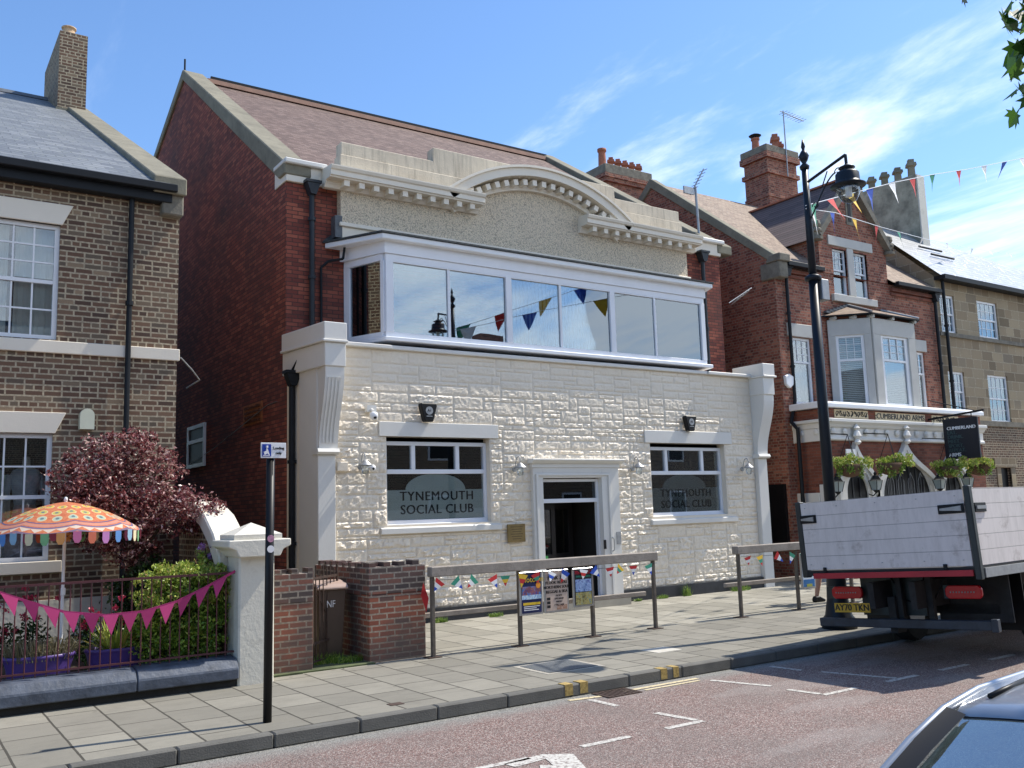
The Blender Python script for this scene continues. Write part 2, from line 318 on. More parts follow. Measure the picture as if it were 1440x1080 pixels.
# ---------------------------------------------------------------- ground
def slabmat(name, cols, bw, bh, dark=(.055, .05, .038)):
    t = MT(name); p = t.pos(); s = t.N('ShaderNodeSeparateXYZ'); t.l.new(p, s.inputs[0]); c = t.N('ShaderNodeCombineXYZ'); t.l.new(s.outputs[1], c.inputs[0]); t.l.new(s.outputs[0], c.inputs[1])
    wob = t.N('ShaderNodeVectorMath', operation='ADD'); t.l.new(c.outputs[0], wob.inputs[0]); nz = t.N('ShaderNodeTexNoise'); t.l.new(p, nz.inputs[0]); nz.inputs['Scale'].default_value = 4
    sc = t.N('ShaderNodeVectorMath', operation='SCALE'); t.l.new(nz.outputs[1], sc.inputs[0]); sc.inputs['Scale'].default_value = .012; t.l.new(sc.outputs[0], wob.inputs[1])
    a, f = t.brick(wob.outputs[0], bw, bh, .011, .5, 1, 2)
    col = t.ramp(a, [(0, cols[0]), (.5, cols[1]), (1, cols[2])])
    col = t.mix(t.rng(t.noise(p, 2.2, 8, .7), .45, .75, 0, .5), col, tuple(x * .62 for x in cols[1]))
    col = t.mix(t.rng(t.noise(p, 90, 3, .7), .55, .7, 0, .35), col, tuple(x * .5 for x in cols[1]))
    mp = t.N('ShaderNodeMapping'); t.l.new(p, mp.inputs[0]); mp.inputs['Scale'].default_value = (.8, 5, 1)
    col = t.mix(t.rng(t.noise(mp.outputs[0], 2.5, 6, .65), .52, .72, 0, .35), col, tuple(x * .55 for x in cols[1]))
    gum = t.N('ShaderNodeTexVoronoi'); t.l.new(p, gum.inputs[0]); gum.inputs['Scale'].default_value = 3.1; col = t.mix(t.rng(gum.outputs[0], .085, .06, 0, .55), col, tuple(x * .45 for x in cols[1]))
    col = t.mix(f, col, dark); t.bump(t.M('ADD', t.M('SUBTRACT', 1, f), t.M('ADD', t.M('MULTIPLY', a, .3), t.M('MULTIPLY', t.noise(p, 60, 4), .3))), .7, .008)
    return t.fin(col, .85)
m['slabs'] = slabmat('grey paving slabs', [(.19, .178, .145), (.225, .21, .172), (.275, .257, .21)], .63, .49)
m['forecourt'] = slabmat('concrete forecourt slabs', [(.24, .225, .18), (.29, .27, .218), (.38, .355, .29)], .72, .55)
t = MT('red chip asphalt'); p = t.pos(); vo = t.N('ShaderNodeTexVoronoi'); t.l.new(p, vo.inputs[0]); vo.inputs['Scale'].default_value = 95
sp = t.N('ShaderNodeSeparateXYZ'); t.l.new(vo.outputs['Color'], sp.inputs[0])
chips = t.ramp(sp.outputs[0], [(0, (.07, .045, .04)), (.3, (.22, .115, .095)), (.55, (.31, .20, .17)), (.8, (.33, .27, .245)), (1, (.58, .50, .45))])
c = t.mix(t.rng(t.noise(p, .9, 7, .65), .4, .65, 0, .45), chips, (.19, .165, .15)); c = t.mix(t.rng(vo.outputs[0], .35, .75, 0, .6), c, (.05, .04, .035))
sy = t.N('ShaderNodeSeparateXYZ'); t.l.new(p, sy.inputs[0])
trk = t.M('SUBTRACT', 1, t.M('ABSOLUTE', t.M('DIVIDE', t.M('SUBTRACT', sy.outputs[1], t.M('ADD', 5.0, t.M('MULTIPLY', t.noise(p, .25, 2), .5))), .35)), clamp=True); c = t.mix(t.M('MULTIPLY', trk, .35), c, (.13, .11, .10)); pa = t.N('ShaderNodeMapping'); t.l.new(p, pa.inputs[0]); pa.inputs['Scale'].default_value = (.35, 1.1, 1); c = t.mix(t.rng(t.noise(pa.outputs[0], .9, 3, .5), .56, .60, 0, .3), c, (.30, .27, .25))
gut = t.rng(t.M('ADD', sy.outputs[1], t.M('MULTIPLY', t.noise(p, 5, 5), .35)), 8.15, 8.5); c = t.mix(gut, c, t.mix(t.rng(sp.outputs[1], 0, 1), (.12, .12, .11), (.32, .31, .28)))
oil = t.N('ShaderNodeMapping'); t.l.new(p, oil.inputs[0]); oil.inputs['Scale'].default_value = (1.2, 3, 1); c = t.mix(t.rng(t.noise(oil.outputs[0], 1.9, 4, .6), .70, .76, 0, .7), c, (.05, .045, .045))
t.bump(t.M('SUBTRACT', 1, vo.outputs[0]), .7, .008); m['road'] = t.fin(c, .8)
KY = 8.40; PZ = .13
tag(B().poly((-80, -60, -.004), (160, -60, -.004), (160, KY + 200, -.004), (-80, KY + 200, -.004)).build('ground', plain('bare earth', (.12, .10, .07), .95, bump=.3)), kind='structure')
tag(B().poly((-60, -1.6, 0), (140, -1.6, 0), (140, KY + .05, 0), (-60, KY + .05, 0)).build('road', m['road']), kind='structure')
tag(B().box(-60, KY + .13, 0, 140, 11.25, PZ).build('pavement', m['slabs']), kind='structure')
tag(B().box(4.4, 11.25, 0, 18.7, 15.7, PZ - .003).box(18.7, 11.25, 0, 60, 14.52, PZ - .003).build('forecourt', m['forecourt']), kind='structure')
tag(B().box(-60, -9, 0, 140, -1.6, PZ).build('near_pavement', m['slabs']), kind='structure')
b = B(); x = 3.01 - 51 * .84; k = 0
while x < 60:
    b.box(x + .004, KY, 0, x + .836, KY + .127, PZ + .003 + .003 * math.sin(k * 1.7)); x += .84; k += 1
tag(b.build('kerb', m['kerb'], bevel=.014), kind='structure')
t = MT('worn road paint'); p = t.pos(); c = t.mix(t.rng(t.noise(p, 26, 5, .75), .48, .60), (.55, .53, .48), (.20, .16, .145)); m['paint'] = t.fin(c, .7)
t = MT('worn yellow paint'); p = t.pos(); c = t.mix(t.rng(t.noise(p, 26, 5, .75), .55, .63), (.62, .52, .32), (.20, .16, .145)); m['ypaint'] = t.fin(c, .7)
b = B()
def mark(b, x0, y0, x1, y1, wd=.08, z=.004):
    d = Vector((x1 - x0, y1 - y0, 0)).normalized(); n = Vector((-d.y, d.x, 0)) * wd / 2; a = Vector((x0, y0, z)); c = Vector((x1, y1, z)); b.poly(a - n, c - n, c + n, a + n)
for q in [(5.12, 6.64, 5.68, 6.64), (4.02, 6.64, 4.56, 6.64), (6.5, 7.19, 6.57, 6.70), (6.60, 6.64, 6.12, 6.64), (6.42, 8.15, 6.43, 7.7), (8.16, 8.05, 8.39, 7.34), (9.37, 8.2, 9.42, 7.75), (9.5, 7.53, 9.76, 6.69),
          (8.36, 7.09, 8.42, 6.70), (8.40, 6.65, 8.97, 6.65), (9.5, 6.64, 10.09, 6.64), (10.56, 6.64, 11.15, 6.64), (11.66, 6.64, 12.23, 6.64), (2.95, 6.64, 3.5, 6.64), (12.8, 6.64, 13.4, 6.64)]: mark(b, *q)
for i in range(12): mark(b, 14 + i * 1.1, 6.64, 14.55 + i * 1.1, 6.64)
# painted arrow
b.poly((4.30, 6.62, .004), (4.70, 6.66, .004), (4.72, 6.53, .004), (4.32, 6.48, .004)); b.poly((4.70, 6.66, .005), (4.92, 6.50, .005), (4.74, 6.10, .005), (4.52, 6.15, .005)); b.poly((4.5, 6.4, .006), (4.74, 6.12, .006), (4.6, 5.7, .006), (4.2, 5.9, .006))
tag(b.build('road_marking', m['paint'], fix=False), kind='structure')
b = B(); mark(b, 6.95, 8.24, 8.13, 8.24, .07, .005); mark(b, 7.2, 8.13, 8.05, 8.13, .05, .005); mark(b, 6.22, 8.26, 6.62, 8.2, .07, .005)
tag(b.build('yellow_line', m['ypaint'], fix=False), kind='structure')
ky = plain('yellow kerb paint', (.40, .28, .09), .8, var=.45, vs=30, dirt=.8)
for i, (x0, x1, lb) in enumerate([(6.28, 6.39, 'left stripe of the nearer pair of yellow kerb blips'), (6.49, 6.60, 'right stripe of the nearer pair of yellow kerb blips'), (7.70, 7.80, 'left stripe of the farther pair of yellow kerb blips'), (7.90, 7.99, 'right stripe of the farther pair of yellow kerb blips')]):
    tag(B().box(x0, KY - .003, .02, x1, KY + .125, PZ + .010).build('kerb_marking', ky), lb, 'kerb marking', 'yellow kerb blips')
# gully and gratings
def grating(name, x0, y0, x1, y1, z, nb, label, cat, frame, bar, t=.02):
    th = thing(name, label, cat, ((x0 + x1) / 2, (y0 + y1) / 2, z))
    B().box(x0, y0, z - .02, x1, y0 + t, z).box(x0, y1 - t, z - .02, x1, y1, z).box(x0, y0 + t, z - .02, x0 + t, y1 - t, z).box(x1 - t, y0 + t, z - .02, x1, y1 - t, z).build('frame', frame, th)
    b = B(); b.box(x0 + t, y0 + t, z - .018, x1 - t, y1 - t, z - .012)
    for i in range(nb):
        xx = x0 + t + (x1 - x0 - 2 * t) * (i + .3) / nb; b.box(xx, y0 + t, z - .012, xx + (x1 - x0) / nb * .5, y1 - t, z - .002)
    b.build('grid', bar, th)
grating('drain_gully', 6.62, 8.06, 7.10, 8.37, .012, 9, 'dark iron drain gully grate in the road against the kerb', 'drain', m['rust'], m['rust'])
t = MT('diamond mesh grating'); p = t.pos(); rr = t.N('ShaderNodeMapping'); t.l.new(p, rr.inputs[0]); rr.inputs['Rotation'].default_value = (0, 0, R(45)); ck = t.N('ShaderNodeTexChecker'); t.l.new(rr.outputs[0], ck.inputs[0]); ck.inputs['Scale'].default_value = 40
m['mesh'] = t.fin(t.mix(ck.outputs[1], (.035, .04, .045), (.30, .32, .33)), .5, .5)
th = thing('pavement_grating', 'square metal grating set in a pale frame in the pavement', 'grating', (6.98, 9.45, PZ))
B().box(6.55, 9.08, PZ - .02, 7.42, 9.82, PZ + .004).build('frame', plain('pale concrete frame', (.38, .35, .29), .85), th)
B().box(6.62, 9.14, PZ, 7.35, 9.76, PZ + .009).build('grid', m['mesh'], th)
tag(B().box(8.55, 9.35, PZ - .01, 8.98, 9.72, PZ + .004).build('pavement_slab', plain('pale new slab', (.50, .47, .40), .8)), 'pale repaired slab in the pavement right of the grating', 'access cover')
tag(B().box(4.35, 8.75, PZ - .01, 4.50, 8.86, PZ + .005).build('stopcock_cover', m['rust']), 'small dark stopcock cover near the kerb', 'access cover')
# ---------------------------------------------------------------- building helpers
def wall_grid(b, x0, x1, z0, z1, y, holes, depth=.12):
    xs = sorted({x0, x1, *[q for h in holes for q in h[:2] if x0 < q < x1]}); zs = sorted({z0, z1, *[q for h in holes for q in h[2:4] if z0 < q < z1]})
    for a, c in zip(xs[:-1], xs[1:]):
        for d, e in zip(zs[:-1], zs[1:]):
            mx_, mz = (a + c) / 2, (d + e) / 2
            if any(h[0] < mx_ < h[1] and h[2] < mz < h[3] for h in holes): continue
            b.poly((a, y, d), (c, y, d), (c, y, e), (a, y, e))
    for h in holes:
        b.poly((h[0], y, h[2]), (h[0], y + depth, h[2]), (h[0], y + depth, h[3]), (h[0], y, h[3])); b.poly((h[1], y, h[2]), (h[1], y + depth, h[2]), (h[1], y + depth, h[3]), (h[1], y, h[3]))
        b.poly((h[0], y, h[2]), (h[1], y, h[2]), (h[1], y + depth, h[2]), (h[0], y + depth, h[2])); b.poly((h[0], y, h[3]), (h[1], y, h[3]), (h[1], y + depth, h[3]), (h[0], y + depth, h[3]))
    return b
def frame_rect(b, x0, x1, z0, z1, y0, y1, t):
    b.box(x0, y0, z0, x0 + t, y1, z1); b.box(x1 - t, y0, z0, x1, y1, z1); b.box(x0 + t, y0, z0, x1 - t, y1, z0 + t); b.box(x0 + t, y0, z1 - t, x1 - t, y1, z1); return b
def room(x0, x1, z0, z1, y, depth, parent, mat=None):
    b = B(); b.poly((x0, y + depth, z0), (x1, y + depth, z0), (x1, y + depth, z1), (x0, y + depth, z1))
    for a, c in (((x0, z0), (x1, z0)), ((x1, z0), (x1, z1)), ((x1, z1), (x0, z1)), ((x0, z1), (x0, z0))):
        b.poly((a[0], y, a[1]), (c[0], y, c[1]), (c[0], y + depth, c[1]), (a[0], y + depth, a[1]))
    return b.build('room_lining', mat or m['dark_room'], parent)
def sash(parent, x0, x1, z0, z1, y, cols, rows, zmid=None, fr=.06, gb=.022, fmat=None, gl=None, lower_bars=True, lrows=None):
    """sliding sash window seen from the street: frame part with two panes"""
    fmat = fmat or m['white_paint']; gl = gl or m['glass']; zmid = zmid or (z0 + z1) / 2
    b = B(); frame_rect(b, x0, x1, z0, z1, y, y + .09, fr); b.box(x0 + fr, y + .012, zmid - .025, x1 - fr, y + .075, zmid + .025)
    for (a, c, n, yy, on) in ((zmid + .025, z1 - fr, rows, y + .016, True), (z0 + fr, zmid - .025, lrows or rows, y + .034, lower_bars)):
        if not on: continue
        for i in range(1, cols): xx = x0 + fr + (x1 - x0 - 2 * fr) * i / cols; b.box(xx - gb / 2, yy, a, xx + gb / 2, yy + .03, c)
        for j in range(1, n):
            zz = a + (c - a) * j / n
            for i in range(cols):
                xa = x0 + fr + (x1 - x0 - 2 * fr) * i / cols + (gb / 2 if i else 0); xb = x0 + fr + (x1 - x0 - 2 * fr) * (i + 1) / cols - (gb / 2 if i < cols - 1 else 0); b.box(xa, yy + .002, zz - gb / 2, xb, yy + .028, zz + gb / 2)
    w_ = b.build('window', fmat, parent)
    B().box(x0 + fr - .003, y + .028, zmid + .02, x1 - fr + .003, y + .032, z1 - fr + .003).build('pane', gl, w_)
    B().box(x0 + fr - .003, y + .046, z0 + fr - .003, x1 - fr + .003, y + .050, zmid - .02).build('pane', gl, w_)
    return w_
def curtain(parent, x0, x1, z0, z1, y, mat, amp=.02, k=40, name='curtain'):
    b = B(); n = max(8, int((x1 - x0) * k)); pts = [(x0 + (x1 - x0) * i / n, y + amp * math.sin(i * 1.9 + .7 * math.sin(i * .37))) for i in range(n + 1)]
    for p, q in zip(pts[:-1], pts[1:]): b.poly((p[0], p[1], z0), (q[0], q[1], z0), (q[0], q[1], z1), (p[0], p[1], z1))
    return b.build(name, mat, parent, fix=False)
def pot(parent, c, h=.55, r=.16, mat=None, kind=0):
    pr = [(r * .95, 0), (r * .9, .1 * h), (r * .8, .75 * h), (r * .8, .85 * h), (r, .87 * h), (r, h), (r * .72, h), (r * .72, h - .1)] if kind == 0 else [(r, 0), (r * .9, .55 * h), (r * 1.5, .62 * h), (r * 1.35, .8 * h), (r * .9, .82 * h), (r * .9, h), (r * .6, h)]
    return B().lathe(c, pr, 12 if kind == 0 else 4).build('chimney_pot', mat or m['terracotta'], parent, smooth=(kind == 0))
def downpipe(parent, x, y, z0, z1, r=.045, mat=None, hopper=None, clips=()):
    b = B().tube((x, y, z0), (x, y, z1), r)
    for c in clips: b.tube((x, y, c - .03), (x, y, c + .03), r * 1.45)
    if hopper: b.prism([(x - .05, z1 - .02), (x + .05, z1 - .02), (x + .13, z1 + .2), (x - .13, z1 + .2)], y - .11, y + .08).box(x - .15, y - .13, z1 + .2, x + .15, y + .09, z1 + .25)
    return b.build('downpipe', mat or m['pipe'], parent)
# ---------------------------------------------------------------- the club building
GX, GX2, WY = 5.84, 17.15, 15.8
club = thing('social_club', 'cream stone fronted red brick club building with curved parapet and long first floor bay window', 'building', (11, 15, 0))
RZ, RY = 13.20, 22.9
def roofz(y): return 8.45 + (y - 15.9) * (RZ - 8.45) / (RY - 15.9)
b = B(); wall_grid(b, GX, GX2, 0, 8.3, WY, [(10.5, 12.4, .01, 2.7), (7.03, 9.8, 1.25, 3.72), (13.3, 16.17, 1.22, 3.7)], .01)
gp = [(WY, 0), (WY, 8.3), (16.0, 8.42), (23.05, 13.32), (26.2, 12.05), (32, 9.9), (32, 0)]
b.poly(*[(GX, y, z) for y, z in gp]); b.poly(*[(GX2, y, z) for y, z in gp]); b.poly((GX, 32, 0), (GX2, 32, 0), (GX2, 32, 9.9), (GX, 32, 9.9))
b.build('wall', m['gable_brick'], club, fix=False)
b = B().poly((GX + .3, 15.75, roofz(15.75)), (GX2 + .2, 15.75, roofz(15.75)), (GX2 + .2, RY, RZ), (GX + .3, RY, RZ)).poly((GX + .3, RY, RZ), (GX2 + .2, RY, RZ), (GX2 + .2, 32, 9.8), (GX + .3, 32, 9.8))
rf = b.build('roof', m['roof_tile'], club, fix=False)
B().prism([(RY - .16, RZ - .06), (RY - .13, RZ + .07), (RY, RZ + .11), (RY + .13, RZ + .07), (RY + .16, RZ - .06)], GX + .5, GX2 + .1, 'x').build('ridge_tiles', plain('orange ridge tiles', (.24, .13, .09), .8, var=.2, vs=4), rf)
B().box(GX + .6, RY - .03, RZ + .12, GX2, RY + .03, RZ + .19).build('ridge_capping', m['pipe'], rf)
for x0, x1, nm in ((GX - .06, GX + .46, 0), (GX2 - .1, GX2 + .42, 1)):
    b = B(); b.prism([(15.72, 8.30), (16.05, 8.30), (23.1, 13.22), (26.2, 11.95), (32, 9.75), (32, 9.95), (26.2, 12.17), (23.1, 13.50), (15.72, 8.52)], x0, x1, 'x').build('gable_coping', m['coping'], club, bevel=.02)
B().tube((GX + .2, 23.9, 13.1), (GX + .2, 23.9, 14.2), .025).build('vent_pipe', m['pipe'], club)
# eaves band either side of the raised panel
for q in ((GX - .02, WY - .06, 8.18, 6.86, WY + .55, 8.50), (15.82, WY - .06, 8.22, GX2 + .02, WY + .3, 8.52)): B().box(*q).build('eaves_band', m['cream_trim'], club, bevel=.008)
for q in ((GX - .07, WY - .15, 8.50, 6.6, WY + .5, 8.60), (15.95, WY - .15, 8.52, GX2 + .10, WY + .3, 8.62)): B().box(*q).build('gutter', m['grey_white'], club, bevel=.02)
# raised parapet with roughcast tympanum
PY = 15.62
def arc(cx, hw, z0, rise, n=28):       # segmental arc
    Rr = (hw * hw + rise * rise) / (2 * rise); a0 = math.asin(hw / Rr); return [(cx + Rr * math.sin(-a0 + 2 * a0 * i / n), z0 + rise - Rr + Rr * math.cos(-a0 + 2 * a0 * i / n)) for i in range(n + 1)]
ACX = 11.42
B().prism([(6.84, 7.22), (15.84, 7.22), (15.84, 8.28)] + arc(ACX + .12, 2.1, 8.28, .68)[::-1] + [(6.84, 8.28)], PY, WY - .002).build('roughcast_panel', m['roughcast'], club)
B().prism([(6.86, 8.3), (15.80, 8.3), (15.80, 8.87), (6.86, 8.87)], PY + .05, PY + .35).prism([(6.89, 8.87), (8.9, 8.87), (8.9, 9.13), (6.89, 9.13)], PY + .08, PY + .33).prism([(8.9, 8.87), (13.7, 8.87), (13.7, 9.42), (8.9, 9.42)], PY + .08, PY + .33).prism([(13.7, 8.87), (15.74, 8.87), (15.74, 9.15), (13.7, 9.15)], PY + .08, PY + .33).build('parapet_wall', m['parapet'], club, bevel=.012)
CY = 15.28
def cornice(x0, x1, name='cornice'):
    prof = [(PY, 8.12), (PY - .05, 8.12), (PY - .08, 8.18), (PY - .10, 8.20), (PY - .10, 8.245), (CY + .04, 8.245), (CY + .03, 8.27), (CY, 8.28), (CY, 8.37), (CY - .03, 8.39), (CY - .05, 8.44), (CY - .05, 8.46), (PY + .06, 8.50), (PY + .06, 8.12)]
    return B().prism(prof, x0, x1, 'x').build(name, m['cream_trim'], club)
cornice(6.50, 9.86); cornice(12.52, 16.06)
o_, i_ = arc(ACX, 2.42, 8.40, .86, 36), arc(ACX, 2.30, 8.26, .83, 36)
b = B(); b.strip(o_, i_, CY, PY + .06); b.strip(arc(ACX, 2.45, 8.44, .87, 36), arc(ACX, 2.42, 8.40, .86, 36), CY - .045, PY + .06); b.build('arched_cornice', m['cream_trim'], club)
b = B(); b.strip(arc(ACX, 2.22, 8.14, .80, 36), arc(ACX, 2.14, 8.06, .785, 36), PY - .09, PY + .02).build('arch_moulding', m['cream_trim'], club)
for q in ([(9.2, 8.44), (9.62, 8.44), (9.62, 8.58)], [(2 * ACX - 9.2, 8.44), (2 * ACX - 9.62, 8.44), (2 * ACX - 9.62, 8.58)]): B().prism(q, CY + .05, PY + .05).build('arch_stop', m['cream_trim'], club)
dm = m['cream_trim']
def dentil(x, z, ang=0):
    b = B(); c, s = math.cos(ang), math.sin(ang)
    pts = [(-.055, -.06), (.055, -.06), (.055, .06), (-.055, .06)]
    b.prism([(x + u * c - v * s, z + u * s + v * c) for u, v in pts], CY + .07, PY - .05); b.build('dentil', dm, club)
for i in range(10): dentil(6.85 + i * .305, 8.19)
for i in range(10): dentil(12.78 + i * .325, 8.19)
ar = arc(ACX, 2.26, 8.20, .81, 40)
for i in range(2, 39, 2):
    (xa, za), (xb, zb) = ar[i - 1], ar[i + 1]
    if not (xa < 9.4 and za < 8.5) and not (xb > 13.45 and zb < 8.5): dentil(ar[i][0], ar[i][1] - .045, math.atan2(zb - za, xb - xa))
B().box(6.80, PY - .06, 7.42, 15.9, PY + .01, 7.50).build('string_moulding', m['cream_trim'], club, bevel=.012)
B().box(6.84, PY - .015, 7.20, 15.85, PY + .01, 7.42).build('smooth_band', m['cream'], club)
# first floor bay
BY, B0, B1, ZB, ZT = 14.82, 7.36, 15.5, 5.22, 6.78
SL = (7.00, 15.79)    # back corner of the left splay
def splay(p, q, z0, z1, t, mat, parent, name, n_out=0):
    return B().obb((p[0], p[1], (z0 + z1) / 2), (q[0], q[1], (z0 + z1) / 2), z1 - z0, t).build(name, mat, parent)
b = B(); posts = [B0, 10.02, 12.69, B1 - .13]
b.box(B0, BY, ZB, B1, BY + .09, ZB + .10); b.box(B0, BY, ZT - .13, B1, BY + .09, ZT - .003)
for i, x in enumerate(posts): b.box(x - (0 if i == 0 else .035 if i < 3 else 0), BY - .012, ZB + .10, x + (.15 if i == 0 else .10 if i < 3 else .13), BY + .085, ZT - .13)
for x in (8.69, 11.34, 13.96): b.box(x - .028, BY + .005, ZB + .10, x + .028, BY + .08, ZT - .13)
for x0, x1 in ((7.51, 9.985), (10.12, 12.655), (12.79, 15.37)): b.box(x0, BY - .004, ZT - .155, x1, BY + .06, ZT - .13)
lp, lq = Vector((B0, BY + .04, 0)), Vector((SL[0], SL[1], 0)); dd = (lq - lp)
for (f0, f1, z0, z1) in ((0.03, 1, ZB, ZB + .10), (0.03, 1, ZT - .13, ZT - .003), (.0, .08, ZB + .1, ZT - .13), (.86, 1, ZB + .1, ZT - .13)):
    a, c = lp + dd * f0, lp + dd * f1; b.obb((a.x, a.y, (z0 + z1) / 2), (c.x, c.y, (z0 + z1) / 2), z1 - z0, .08)
rp, rq = Vector((B1, BY + .04, 0)), Vector((B1 + .36, 15.79, 0)); dr = rq - rp
for (f0, f1, z0, z1) in ((0.03, 1, ZB, ZB + .10), (0.03, 1, ZT - .13, ZT - .003), (.86, 1, ZB + .1, ZT - .13)):
    a, c = rp + dr * f0, rp + dr * f1; b.obb((a.x, a.y, (z0 + z1) / 2), (c.x, c.y, (z0 + z1) / 2), z1 - z0, .08)
bay = b.build('bay_window', m['upvc'], club, bevel=.004)
for x0, x1 in ((7.51, 8.662), (8.718, 9.985), (10.12, 11.312), (11.368, 12.655), (12.79, 13.932), (13.988, 15.37)): B().box(x0 - .01, BY + .035, ZB + .09, x1 + .01, BY + .045, ZT - .14).build('pane', m['bay_glass'], bay)
a, c = lp + dd * .07, lp + dd * .87; B().obb((a.x, a.y, (ZB + ZT) / 2), (c.x, c.y, (ZB + ZT) / 2), ZT - ZB - .2, .01).build('pane', m['bay_glass'], bay)
a, c = rp + dr * .02, rp + dr * .87; B().obb((a.x, a.y, (ZB + ZT) / 2), (c.x, c.y, (ZB + ZT) / 2), ZT - ZB - .2, .01).build('pane', m['bay_glass'], bay)
# fascia, soffit and lean-to roof of the bay
out_ = [(SL[0] - .42, SL[1] - .02), (B0 - .14, BY - .17), (B1 + .14, BY - .17), (B1 + .62, 15.78)]
fas = [(SL[0] - .12, SL[1] - .02), (B0 - .03, BY - .03), (B1 + .03, BY - .03), (B1 + .4, 15.78)]
def ring(b, pts, z0, z1, back=15.79):
    P_ = [(p[0], p[1]) for p in pts]; b.prism(P_, z0, z1, 'z'); return b
ring(B(), fas, ZT, 7.0).build('fascia', m['upvc'], bay)
ring(B(), out_, 7.0, 7.10).build('eaves_board', m['white_paint'], bay, bevel=.01)
b = B(); top = [(SL[0] - .25, 15.79, 7.28), (B0 + .3, 15.60, 7.28), (B1 - .1, 15.60, 7.28), (B1 + .45, 15.79, 7.28)]
low = [(SL[0] - .46, 15.79, 7.10), (B0 - .16, BY - .20, 7.10), (B1 + .16, BY - .20, 7.10), (B1 + .66, 15.79, 7.10)]
for i in range(3): b.poly(low[i], low[i + 1], top[i + 1], top[i]); b.poly(*[(p[0], p[1], p[2] + .035) for p in (low[i], low[i + 1], top[i + 1], top[i])]); b.poly(low[i], low[i + 1], (low[i + 1][0], low[i + 1][1], 7.135), (low[i][0], low[i][1], 7.135))
b.build('bay_roof', m['lead_slate'], bay, fix=False)
B().box(6.72, 15.60, 7.2, 6.86, WY - .001, 7.62).build('flashing', m['lead'], bay)
sl = [(SL[0] - .02, 15.79), (B0 - .06, BY - .09), (B1 + .1, BY - .09), (B1 + .4, 15.78)]
ring(B(), sl, ZB - .08, ZB - .002).build('sill', m['upvc'], bay, bevel=.012)
# vertical blinds behind the bay glass, room behind
b = B(); x = 10.2
while x < 15.3:
    b.poly((x, BY + .22, ZB), (x + .085, BY + .25, ZB), (x + .085, BY + .25, ZT), (x, BY + .22, ZT)); x += .095
b.build('vertical_blind', m['curtain'], bay, fix=False)
b = B().box(7.3, 17.0, 5.1, 15.6, 17.05, 6.9).box(7.2, BY + .2, 5.05, 15.6, 17, 5.1); b.build('room_lining', m['dark_room'], bay)
# ground floor front
D = 14.8
H1 = (7.33, 9.50, 1.85, 3.42); H2 = (13.60, 15.87, 1.82, 3.40); HD = (10.55, 12.45, PZ, 2.86)
b = B(); wall_grid(b, 6.05, 16.9, 0, 5.0, D + .02, [H1, H2, HD], .22)
b.poly((6.05, D + .02, 0), (GX + .0, WY, 0), (GX, WY, 5.0), (6.05, D + .02, 5.0)); b.poly((16.9, D + .02, 0), (17.1, WY, 0), (17.1, WY, 5.0), (16.9, D + .02, 5.0)); b.poly((6.05, D, 5.0), (16.9, D, 5.0), (17.1, WY, 5.0), (GX, WY, 5.0))
ext = b.build('extension_wall', m['cream'], club, fix=False)
B().poly((6.02, 15.36, 0), (GX - .012, WY + .001, 0), (GX - .012, WY + .001, 5.0), (6.02 - .09 + .07, 15.36, 5.0)).build('side_brickwork', m['gable_brick'], club, fix=False)
def rockface(b, x0, x1, z0, z1, y, holes):
    """irregular snecked ashlar: greedy packing of stones on an uneven lattice"""
    def lines(a, c, forced, step):
        f = sorted({a, c, *[q for q in forced if a < q < c]}); o = [a]
        for p, q in zip(f[:-1], f[1:]):
            n = max(1, round((q - p) / step)); o += [p + (q - p) * (i + (random.uniform(-.16, .16) if i < n else 0)) / n for i in range(1, n + 1)]
        return o
    xs = lines(x0, x1, [q for h in holes for q in h[:2]], .112); zs = lines(z0, z1, [q for h in holes for q in h[2:4]], .088)
    NX, NZ = len(xs) - 1, len(zs) - 1; used = [[any(h[0] < (xs[i] + xs[i + 1]) / 2 < h[1] and h[2] < (zs[j] + zs[j + 1]) / 2 < h[3] for h in holes) for i in range(NX)] for j in range(NZ)]
    for j in range(NZ):
        i = 0
        while i < NX:
            if used[j][i]: i += 1; continue
            h = min(random.choice((1, 1, 2, 2, 2, 3)), NZ - j); w_ = random.randint(4, 8) if h > 1 else random.randint(3, 7)
            k = 0
            while k < w_ and i + k < NX and not used[j][i + k]: k += 1
            if i + k < NX and not used[j][i + k] and (i + k + 1 >= NX or used[j][i + k + 1]): k += 1
            while h > 1 and any(used[j + dj][i + di] for dj in range(h) for di in range(k)): h -= 1
            for dj in range(h):
                for di in range(k): used[j + dj][i + di] = True
            stone(b, xs[i] + .004, xs[i + k] - .004, zs[j] + .004, zs[j + h] - .004, y); i += k
